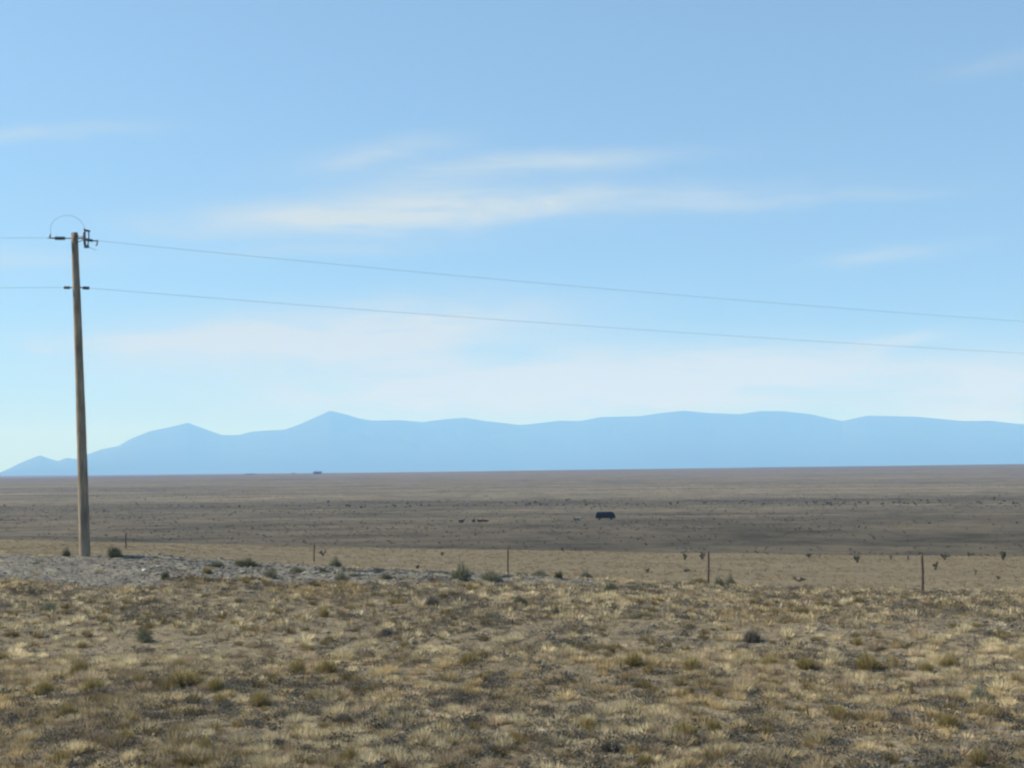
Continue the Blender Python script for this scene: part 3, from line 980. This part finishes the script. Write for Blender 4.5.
DIR_R = Vector((math.cos(R(22)), math.sin(R(22)), 0))
DIR_L = Vector((-math.cos(R(5)), -math.sin(R(5)), 0))


def insulator(start, end, nshed, rs, rc, name='insulator', mat=M_POLYMER):
    """dead-end string: core rod with sheds, turned as one piece"""
    bm = bmesh.new(); d = end - start; pts = []; rads = []
    for k in range(nshed):
        a = k / nshed
        for f_, r_ in ((.05, rc), (.40, rc), (.46, rs), (.60, rs * .92), (.95, rc)):
            pts.append(start + d * (a + f_ / nshed)); rads.append(r_)
    tube(bm, pts, rads, 12)
    return bm_obj(name, bm, mat, pole, smooth=False)


def rod(name, pts, r, mat=M_STEEL, seg=8):
    bm = bmesh.new(); tube(bm, pts, r, seg)
    return bm_obj(name, bm, mat, pole, smooth=True)


pxm = 41.0 / F
uz = loc(74.6, 238.3).z; ux = loc(74.6, 238.3).x
lz = loc(75.5, 287.6).z; lx = loc(76.0, 287.6).x


def along(d, px, x0, z):
    """a point PX pixels' worth of metres out along the line direction"""
    return Vector((x0, 0, z)) + d * (px * pxm / abs(d.x))


# upper left dead end
rod('hook_rod', [along(DIR_L, 2.5, ux, uz), along(DIR_L, 9.8, ux, uz)], .016)
insulator(along(DIR_L, 9.4, ux, uz), along(DIR_L, 19.3, ux, uz), 7, .066, .040)
rod('clamp', [along(DIR_L, 19.2, ux, uz), along(DIR_L, 26.8, ux, uz + .01)], .020)
c0 = along(DIR_L, 24.2, ux, uz)
rod('clamp_stud', [c0 + Vector((0, 0, -.01)), c0 + Vector((0, 0, .12))], [.022, .03])
# upper right dead end
rod('hook_rod', [along(DIR_R, 2.5, ux, uz), along(DIR_R, 8.0, ux, uz + .01)], .018)
insulator(along(DIR_R, 7.8, ux, uz - .01), along(DIR_R, 16.3, ux, uz - .045), 6, .060, .036)
rod('clamp', [along(DIR_R, 16, ux, uz - .045), along(DIR_R, 21.0, ux, uz - .04)], .020)
c1 = along(DIR_R, 19.6, ux, uz - .04)
rod('hook', [c1 + Vector((0, 0, .02)), c1 + Vector((.035, 0, -.02)), c1 + Vector((.015, 0, -.13)), c1 + Vector((-.02, 0, -.155))], [.024, .022, .02, .016])
# fuse cutout: two barrels with end caps on a bracket
cb = loc(86.0, 238.2, -.20)
bk = rod('bracket', [Vector((ux + .07, -.05, uz + .06)), cb + Vector((-.05, 0, .04)), cb + Vector((-.03, 0, 0))], .024)
rod('bracket', [Vector((ux + .07, -.05, uz - .14)), cb + Vector((-.05, 0, -.03))], .016)
cut = bm_obj('fuse_cutout', tube(bmesh.new(), [cb + Vector((-.045, 0, .27)), cb + Vector((-.05, 0, .13)), cb + Vector((-.045, 0, -.02)), cb + Vector((-.03, 0, -.22))], [.030, .040, .042, .032], 10), M_PORC, pole, True)
fb = bm_obj('fuse_barrel', tube(bmesh.new(), [cb + Vector((.075, 0, .17)), cb + Vector((.085, 0, .03)), cb + Vector((.06, 0, -.19))], .019, 8), M_POLYMER, cut, True)
bm = bmesh.new(); box(bm, cb + Vector((.02, 0, .225)), (.19, .07, .06), Matrix.Rotation(.25, 3, 'Y'))
bmesh.ops.bevel(bm, geom=bm.edges[:], offset=.012, segments=2)
bm_obj('contact', bm, M_STEEL, cut)
bm = bmesh.new(); box(bm, cb + Vector((.02, 0, -.245)), (.13, .08, .09))
bmesh.ops.bevel(bm, geom=bm.edges[:], offset=.014, segments=2)
bm_obj('contact', bm, M_STEEL, cut)
rod('lead_tail', [cb + Vector((.04, 0, -.26)), cb + Vector((.16, 0, -.30)), cb + Vector((.33, 0, -.36))], .006, M_CABLE, 6)
# jumper loop
J = [(50.6, 234.6), (50.6, 229), (51.2, 225), (53, 221.4), (57, 218.2), (62, 216.0), (67, 215.2), (72, 215.8), (77, 218), (81, 221.5), (83.6, 225.5), (85.0, 229.5)]
pts = []
for k, (px, py) in enumerate(J):
    t = k / (len(J) - 1)
    v = loc(px, py, c0.y * (1 - t) + cb.y * t)
    pts.append(v)
rod('jumper_wire', pts, .0048, M_CABLE, 6)
# lower dead ends
rod('hook_rod', [along(DIR_L, 3.0, lx, lz), along(DIR_L, 6.3, lx, lz)], .016)
insulator(along(DIR_L, 6, lx, lz), along(DIR_L, 12, lx, lz), 4, .056, .038)
rod('hook_rod', [along(DIR_R, 3.0, lx, lz + .01), along(DIR_R, 6.2, lx, lz)], .016)
insulator(along(DIR_R, 6, lx, lz), along(DIR_R, 12, lx, lz), 4, .060, .042)
for dz in (0.0, -.30):
    rod('bolt', [Vector((ux * .999, -.14, uz - .03 + dz)), Vector((ux * .999, -.05, uz - .03 + dz))], .02)


# power lines
def line(name, start, d, S, dz, sag, label):
    bm = bmesh.new(); pts = []
    for k in range(61):
        t = (k / 60) ** 1.5
        pts.append(start + d * (S * t) + Vector((0, 0, dz * t - 4 * sag * t * (1 - t))))
    tube(bm, [p - start for p in pts], .0040, 6)
    o = bm_obj(name, bm, M_CABLE)
    o.location = start
    tag(o, label, 'power line', 'cables strung from the utility pole')


B = Vector((bx_, by_, bz_))
line('power_line', B + along(DIR_R, 20.8, ux, uz - .04), DIR_R, 100, -1.0, 1.1, 'upper thin cable running from the pole top off to the right')
line('power_line', B + along(DIR_R, 11.8, lx, lz), DIR_R, 100, -1.0, .9, 'lower thin cable running from the pole off to the right')
line('power_line', B + along(DIR_L, 26.5, ux, uz + .01), DIR_L, 80, 0, .18, 'upper short stretch of cable left of the pole top')
line('power_line', B + along(DIR_L, 11.8, lx, lz), DIR_L, 80, 0, .10, 'lower short stretch of cable left of the pole')

# ------------------------------------------------------------------ wire fence
FP = [(-60, 92), (126, 79), (314, 70), (508, 59.5), (708, 49), (921.5, 38.2), (1190, 31)]
TOP = [537, 541.5, 544, 547.5, 551, 554, 556]
tops = []; bases = []
for (px, Yd), ty in zip(FP, TOP):
    p = at(px, ty, Yd)
    tops.append(Vector(p)); bases.append(Vector((p[0], Yd, hz(p[0], Yd))))
fence = tag(empty('wire_fence', bases[3]), 'sparse wire fence of thin dark wooden posts along the near edge of the meadow', 'fence')
O = bases[3]
for k, (t, b) in enumerate(zip(tops, bases)):
    h = max(t.z - b.z, .9)
    rd = random.Random(900 + k)
    off = Vector((rd.uniform(-.02, .02), rd.uniform(-.03, .03), 0))
    pts = []; rads = []
    for q in range(10):
        s = q / 9
        pts.append(Vector((0, 0, -.25 + (h + .25) * s)) + off * s + Vector((math.sin(s * 5 + k) * .012, math.cos(s * 4 + k) * .01, 0)))
        rads.append(.039 - .006 * s + rd.uniform(-.003, .003))
    bm = tube(bmesh.new(), pts, rads, 9)
    o = bm_obj('post', bm, M_POST, fence, True)
    o.location = b - O
for f_ in (.92, .68, .45, .22):
    pts = []
    for k in range(len(tops) - 1):
        for q in range(8):
            s = q / 8
            a = bases[k].lerp(bases[k + 1], s)
            ha = (tops[k].z - bases[k].z) * (1 - s) + (tops[k + 1].z - bases[k + 1].z) * s
            pts.append(a + Vector((0, -.04, max(ha, .9) * f_ - .12 * s * (1 - s))) - O)
    bm = tube(bmesh.new(), pts, .0022, 4)
    bm_obj('strand', bm, M_STEEL, fence)

# ------------------------------------------------------------------ van on the plain
def lathe(prof_, seg=20, axis='Y'):
    bm = bmesh.new(); rings = []
    for r_, a in prof_:
        rings.append([bm.verts.new((r_ * math.cos(2 * math.pi * k / seg), a, r_ * math.sin(2 * math.pi * k / seg))) for k in range(seg)])
    for i in range(len(rings) - 1):
        for k in range(seg):
            bm.faces.new((rings[i][k], rings[i][(k + 1) % seg], rings[i + 1][(k + 1) % seg], rings[i + 1][k]))
    bm.faces.new(rings[0]); bm.faces.new(rings[-1][::-1])
    bmesh.ops.recalc_face_normals(bm, faces=bm.faces[:])
    return bm


gx, gy, gz = ground_at(605.5, 519.6)
van = tag(empty('van', (gx, gy, gz), R(-4)), 'dark blackish van parked alone on the plain, seen from its side', 'van')
VS = 19.5 / F * gy / 5.0
van.scale = (VS, VS, VS)
side = [(-2.42, .30), (-2.50, .80), (-2.45, 1.30), (-2.20, 1.85), (-1.90, 1.98), (1.55, 2.00), (1.92, 1.86), (2.36, 1.34), (2.50, 1.0), (2.44, .32)]
arch = lambda cx: [(cx + .42 * math.cos(t), .36 + .40 * math.sin(t)) for t in np.linspace(0, math.pi, 7)]
poly = side + [(x_, z_) for x_, z_ in arch(1.55)] + [(x_, z_) for x_, z_ in arch(-1.50)]
bm = bmesh.new()
rows = []
for yy, sx, inset in ((-.93, 1, 0), (.93, 1, 0)):
    rows.append([bm.verts.new((x_, yy * (1.0 if z_ < 1.2 else 1.0 - .16 * (z_ - 1.2)), z_)) for x_, z_ in poly])
bm.faces.new(rows[0]); bm.faces.new(rows[1][::-1])
nP = len(poly)
for k in range(nP):
    bm.faces.new((rows[0][k], rows[1][k], rows[1][(k + 1) % nP], rows[0][(k + 1) % nP]))
bmesh.ops.recalc_face_normals(bm, faces=bm.faces[:])
bmesh.ops.bevel(bm, geom=[e for e in bm.edges if all(v.co.z > .9 for v in e.verts) and not (abs(e.verts[0].co.y + e.verts[1].co.y) < .1 and e.calc_length() > 1)], offset=.06, segments=2, affect='EDGES')
bm_obj('body', bm, M_CAR, van)


def panel(name, pts3, thick, mat, parent):
    bm = bmesh.new(); vs = [bm.verts.new(p) for p in pts3]; f_ = bm.faces.new(vs)
    bmesh.ops.recalc_face_normals(bm, faces=[f_])
    r_ = bmesh.ops.extrude_face_region(bm, geom=[f_])
    nrm = f_.normal.copy()
    for v in [v for v in r_['geom'] if isinstance(v, bmesh.types.BMVert)]:
        v.co += nrm * thick
    bmesh.ops.recalc_face_normals(bm, faces=bm.faces[:])
    return bm_obj(name, bm, mat, parent)


for sgn in (-1, 1):
    yw = lambda z_: sgn * (.93 * (1.0 - .16 * (z_ - 1.2)) + .004)
    for x0, x1, x2, x3 in ((-2.2, -1.15, -1.15, -2.15), (-1.05, .05, .05, -1.05), (.15, 2.12, 1.78, .15)):
        panel('window', [(x0, yw(1.28), 1.28), (x1, yw(1.28), 1.28), (x2, yw(1.82), 1.82), (x3, yw(1.82), 1.82)], .012, M_GLASS, van)
panel('windscreen', [(1.965, -.74, 1.82), (1.965, .74, 1.82), (2.345, .82, 1.37), (2.345, -.82, 1.37)], .03, M_GLASS, van)
panel('rear_window', [(-2.26, -.72, 1.74), (-2.26, .72, 1.74), (-2.44, .80, 1.34), (-2.44, -.80, 1.34)], .02, M_GLASS, van)
for cx in (1.55, -1.50):
    for sy in (-1, 1):
        w = lathe([(.20, -.10), (.33, -.10), (.36, -.07), (.36, .07), (.33, .10), (.20, .10)])
        wo = bm_obj('wheel', w, M_TYRE, van, True); wo.location = (cx, sy * .82, .36)
        rm = bm_obj('rim', lathe([(.06, -.108), (.20, -.104), (.21, -.09), (.21, .09), (.20, .104), (.06, .108)], 16), M_RIM, wo, True)
for sy in (-1, 1):
    bm = bmesh.new(); box(bm, (2.46, sy * .70, .86), (.10, .30, .16)); bmesh.ops.bevel(bm, geom=bm.edges[:], offset=.02, segments=2)
    bm_obj('headlight', bm, M_LAMP, van)
    bm = bmesh.new(); box(bm, (-2.49, sy * .82, 1.02), (.06, .14, .32)); bmesh.ops.bevel(bm, geom=bm.edges[:], offset=.015, segments=2)
    bm_obj('tail_light', bm, M_REDLAMP, van)
for xx in (2.50, -2.49):
    bm = bmesh.new(); box(bm, (xx, 0, .50), (.12, 1.7, .18)); bmesh.ops.bevel(bm, geom=bm.edges[:], offset=.03, segments=2)
    bm_obj('bumper', bm, M_TYRE, van)


# ------------------------------------------------------------------ resting cattle
def skin_mesh(name, verts, edges, radii, mat):
    me = bpy.data.meshes.new(name + '_cage'); me.from_pydata(verts, edges, [])
    o = bpy.data.objects.new(name + '_cage', me); COL.objects.link(o)
    md = o.modifiers.new('skin', 'SKIN'); md.use_smooth_shade = True
    for sv, r_ in zip(me.skin_vertices[0].data, radii):
        sv.radius = r_ if isinstance(r_, tuple) else (r_, r_)
        sv.use_root = False
    me.skin_vertices[0].data[0].use_root = True
    o.modifiers.new('sub', 'SUBSURF').levels = 1
    o.modifiers['sub'].render_levels = 1
    dg = bpy.context.evaluated_depsgraph_get()
    out = bpy.data.meshes.new_from_object(o.evaluated_get(dg))
    bpy.data.objects.remove(o)
    out.materials.clear(); out.materials.append(mat)
    return out


def lying_cow(mat):
    v = [(-.55, 0, .45), (-.95, 0, .42), (0, 0, .48), (.50, 0, .52), (.80, 0, .66), (1.02, 0, .92), (1.18, 0, 1.00), (1.52, 0, .86),
         (-1.12, 0, .30), (-1.18, .10, .08),
         (-.75, .36, .28), (-.25, .52, .16), (-.60, .58, .08), (-.30, .60, .06),
         (-.75, -.36, .28), (-.25, -.52, .16), (-.60, -.58, .08), (-.30, -.60, .06),
         (.58, .30, .30), (.85, .38, .10), (.45, .42, .07),
         (.58, -.30, .30), (.85, -.38, .10), (.45, -.42, .07),
         (1.10, .12, 1.08), (1.06, .28, 1.08), (1.10, -.12, 1.08), (1.06, -.28, 1.08)]
    e = [(0, 1), (0, 2), (2, 3), (3, 4), (4, 5), (5, 6), (6, 7), (1, 8), (8, 9), (1, 10), (10, 11), (11, 12), (12, 13), (1, 14), (14, 15), (15, 16), (16, 17),
         (3, 18), (18, 19), (19, 20), (3, 21), (21, 22), (22, 23), (6, 24), (24, 25), (6, 26), (26, 27)]
    r_ = [.40, .36, .44, .38, .25, .18, .17, .10, .05, .03, .20, .12, .06, .05, .20, .12, .06, .05, .14, .08, .06, .14, .08, .06, .06, .04, .06, .04]
    return skin_mesh('cow', v, e, r_, mat)


MC = lying_cow(M_COW)
MCP = MC.copy(); MCP.materials.clear(); MCP.materials.append(M_COWP)
for px, py, rz, s, me_, lab in (
        (461.5, 522.2, R(25), .62, MC, 'dark brown cow resting on the plain, leftmost of the resting herd'),
        (473.5, 522.0, R(-80), .72, MC, 'black cow resting with its head towards us, left of the close pair'),
        (480.0, 522.0, R(190), .62, MC, 'black cow resting nose to tail with a neighbour, left one of the pair'),
        (485.5, 521.8, R(170), .60, MC, 'black cow resting at the right end of the herd on the plain'),
        (577.5, 520.6, R(15), .82, MCP, 'pale backed dark cow resting alone left of the parked van')):
    gx, gy, gz = ground_at(px, py)
    o = link('cow', me_, None, (gx, gy, gz - .03)); o.rotation_euler = (0, 0, rz); o.scale = (s, s, s)
    tag(o, lab, 'cow', 'cattle resting on the plain')

# ------------------------------------------------------------------ sheds and trees at the skyline
def shed(px, Yd, L, W, hw, hr, label, rz=0):
    p = at(px, 472, Yd); gx, gy = float(p[0]), Yd
    o = tag(empty('distant_shed', (gx, gy, hz(gx, gy)), rz), label, 'shed', 'sheds on the skyline')
    bm = bmesh.new(); box(bm, (0, 0, hw / 2 - .5), (L, W, hw + 1)); bm_obj('wall', bm, M_SHEDW, o)
    bm = bmesh.new()
    q = [(-W / 2 - .5, hw + .02), (0, hw + hr), (W / 2 + .5, hw + .02)]
    a = [bm.verts.new((-L / 2 - .4, y_, z_)) for y_, z_ in q]; b = [bm.verts.new((L / 2 + .4, y_, z_)) for y_, z_ in q]
    bm.faces.new(a); bm.faces.new(b[::-1])
    for k in range(3):
        bm.faces.new((a[k], b[k], b[(k + 1) % 3], a[(k + 1) % 3]))
    bmesh.ops.recalc_face_normals(bm, faces=bm.faces[:])
    bm_obj('roof', bm, M_SHEDR, o)
    for xx in (-L * .25, L * .2):
        bm = bmesh.new(); box(bm, (xx, -W / 2 - .05, hw * .38), (3.4, .12, hw * .76)); bm_obj('door', bm, M_SHEDR, o)
    return o


shed(317.5, 3350, 19, 9, 4.6, 1.7, 'blue-grey shed standing out on the skyline below the tallest left peak')
shed(250.5, 3500, 24, 8, 1.9, .7, 'long faint low shed on the skyline left of the clearer one')
K_TREE = plant_mesh('crown', *twig_proto(260, 3.0, 7.0, 820, 1.0), M_GREEN)
bm = tube(bmesh.new(), [(0, 0, -.5), (0.1, 0, 1), (0, 0, 2.2)], [.3, .25, .12], 7)
K_TRUNK = bpy.data.meshes.new('trunk'); bm.to_mesh(K_TRUNK); bm.free(); K_TRUNK.materials.append(M_TWIG)
for px, s, lab in ((273, .7, 'low distant tree on the skyline close to the long faint shed'), (293.5, 1.0, 'low distant tree on the skyline midway between the two sheds')):
    p = at(px, 472, 3450.0)
    o = tag(empty('distant_tree', (p[0], 3450.0, hz(p[0], 3450.0))), lab, 'tree', 'trees on the skyline')
    o.scale = (s, s, s)
    link('crown', K_TREE, o, (0, 0, .6)); link('trunk', K_TRUNK, o)

# ------------------------------------------------------------------ haze
HZ = 47500.0
bm = bmesh.new(); box(bm, (0, 0, (1420 - 90) / 2), (2 * HZ, 2 * HZ, 1420 + 90))
hm = bpy.data.materials.new('haze'); hm.use_nodes = True
nt = hm.node_tree; nt.nodes.remove(nt.nodes['Principled BSDF'])
pv = N(nt, 'ShaderNodeVolumePrincipled')
pv.inputs['Color'].default_value = (.175, .42, 1.0, 1)
pv.inputs['Absorption Color'].default_value = (1, 1, 1, 1)
pv.inputs['Density'].default_value = 9.0e-5
pv.inputs['Anisotropy'].default_value = 0.0
nt.links.new(pv.outputs[0], nt.nodes['Material Output'].inputs['Volume'])
tag(bm_obj('haze', bm, hm), 'thin blue air over the whole plain', 'haze', kind='stuff')

# ------------------------------------------------------------------ light and sky
SUN_EL = R(38); SUN_AZ = R(-82)        # from the left, a little ahead of the camera
sd = Vector((math.sin(SUN_AZ) * math.cos(SUN_EL), math.cos(SUN_AZ) * math.cos(SUN_EL), math.sin(SUN_EL)))
sl = bpy.data.lights.new('sun', 'SUN'); sl.energy = 4.0; sl.angle = R(.5); sl.color = (1.0, .965, .91)
so = bpy.data.objects.new('sun', sl); COL.objects.link(so)
so.rotation_euler = sd.to_track_quat('Z', 'Y').to_euler(); so.location = (-30, 0, 40)

w = bpy.data.worlds.new('World'); scene.world = w; w.use_nodes = True
nt = w.node_tree
bg = nt.nodes['Background']
sky = N(nt, 'ShaderNodeTexSky', sky_type='NISHITA')
sky.sun_disc = False; sky.sun_elevation = SUN_EL; sky.sun_rotation = SUN_AZ
sky.altitude = 1500; sky.air_density = 0.6; sky.dust_density = 0.2; sky.ozone_density = 1.9
STR = .166
bg.inputs['Strength'].default_value = STR
tc = N(nt, 'ShaderNodeTexCoord')
sx = N(nt, 'ShaderNodeSeparateXYZ'); nt.links.new(tc.outputs['Generated'], sx.inputs[0])
# clear, thin mountain air: the bright band at the horizon is narrow, so look the sky up a little higher
zu = math_n(nt, 'MULTIPLY_ADD', math_n(nt, 'MAXIMUM', sx.outputs[2], 0.0), .80, .20)
cs = N(nt, 'ShaderNodeCombineXYZ')
nt.links.new(sx.outputs[0], cs.inputs[0]); nt.links.new(sx.outputs[1], cs.inputs[1]); nt.links.new(zu, cs.inputs[2])
vn = N(nt, 'ShaderNodeVectorMath', operation='NORMALIZE'); nt.links.new(cs.outputs[0], vn.inputs[0])
nt.links.new(vn.outputs[0], sky.inputs['Vector'])
azn = math_n(nt, 'MULTIPLY', math_n(nt, 'ARCTAN2', sx.outputs[0], sx.outputs[1]), 180 / math.pi)
eln = math_n(nt, 'MULTIPLY', math_n(nt, 'ARCSINE', sx.outputs[2]), 180 / math.pi)
cv = N(nt, 'ShaderNodeCombineXYZ'); nt.links.new(azn, cv.inputs[0]); nt.links.new(eln, cv.inputs[1])
warp = N(nt, 'ShaderNodeTexNoise'); warp.inputs['Scale'].default_value = .22; warp.inputs['Detail'].default_value = 3
nt.links.new(mapping(nt, cv.outputs[0], (.6, 1.5, 1)), warp.inputs['Vector'])
sw = N(nt, 'ShaderNodeSeparateColor'); nt.links.new(warp.outputs['Color'], sw.inputs[0])
azw = math_n(nt, 'ADD', azn, math_n(nt, 'MULTIPLY_ADD', sw.outputs[0], 5.0, -2.5))
elw = math_n(nt, 'ADD', eln, math_n(nt, 'MULTIPLY_ADD', sw.outputs[1], 1.2, -.6))


def azel(px, py):
    d = ray(px, py); d = d / np.linalg.norm(d)
    return math.degrees(math.atan2(d[0], d[1])), math.degrees(math.asin(d[2]))


CLOUDS = [  # centre px, half length, half height, tilt (deg), strength
    (330, 216, 150, 17, 3, .66), (540, 206, 220, 14, 2, .66), (770, 202, 120, 6, 1, .34),
    (370, 153, 80, 13, 8, .46), (560, 165, 140, 11, 3, .50), (430, 185, 120, 16, 6, .30), (40, 131, 90, 7, 5, .40),
    (25, 256, 60, 12, 2, .34), (330, 248, 120, 8, 3, .26), (310, 338, 200, 28, 4, 1.35), (55, 351, 16, 6, 0, .5),
    (690, 378, 270, 32, 0, 1.3), (1000, 395, 90, 26, 8, .9), (888, 255, 62, 7, 3, .42), (900, 343, 50, 8, 8, .45),
    (60, 420, 160, 40, 0, .15), (1010, 62, 60, 10, 3, .16), (440, 395, 220, 26, 0, .7),
]
tot = None
for px, py, hl, hh2, tilt, st in CLOUDS:
    a0, e0 = azel(px, py)
    ra = math.degrees(hl / F); re = math.degrees(hh2 / F); t = R(tilt)
    da = math_n(nt, 'SUBTRACT', azw, a0); de = math_n(nt, 'SUBTRACT', elw, e0)
    p1 = math_n(nt, 'ADD', math_n(nt, 'MULTIPLY', da, math.cos(t) / ra), math_n(nt, 'MULTIPLY', de, math.sin(t) / ra))
    p2 = math_n(nt, 'ADD', math_n(nt, 'MULTIPLY', de, math.cos(t) / re), math_n(nt, 'MULTIPLY', da, -math.sin(t) / re))
    q = math_n(nt, 'ADD', math_n(nt, 'MULTIPLY', p1, p1), math_n(nt, 'MULTIPLY', p2, p2))
    ex = math_n(nt, 'MULTIPLY', math_n(nt, 'POWER', 2.718, math_n(nt, 'MULTIPLY', q, -1.0)), st)
    tot = ex if tot is None else math_n(nt, 'ADD', tot, ex)
fib = noise(nt, mapping(nt, cv.outputs[0], (.35, 2.2, 1)), .55, 6, .62, .7)
fibr = N(nt, 'ShaderNodeMapRange'); nt.links.new(fib, fibr.inputs['Value'])
fibr.inputs['From Min'].default_value = .30; fibr.inputs['From Max'].default_value = .68
fibr.inputs['To Min'].default_value = .36; fibr.inputs['To Max'].default_value = 1.15
cl = math_n(nt, 'MULTIPLY_ADD', tot, fibr.outputs[0], .12)     # thin veil of high cirrus everywhere
cl = math_n(nt, 'MINIMUM', cl, .92)
cc = tuple(v / STR for v in (.375, .42, .39))
skc = mixc(nt, 1.0, sky.outputs['Color'], (1.0, 1.16, 1.0), 'MULTIPLY')
col = mixc(nt, cl, skc, cc)
nt.links.new(col, bg.inputs['Color'])

# ------------------------------------------------------------------ render settings
vs = scene.view_settings
scene.display_settings.display_device = 'sRGB'
vs.view_transform = 'Standard'; vs.look = 'None'; vs.gamma = 1.0; vs.exposure = 0.8; vs.use_curve_mapping = False
scene.render.engine = 'CYCLES'
cy = scene.cycles
cy.use_denoising = True
cy.volume_bounces = 3
cy.max_bounces = 8; cy.diffuse_bounces = 2; cy.glossy_bounces = 2; cy.transmission_bounces = 3
cy.filter_width = 2.3
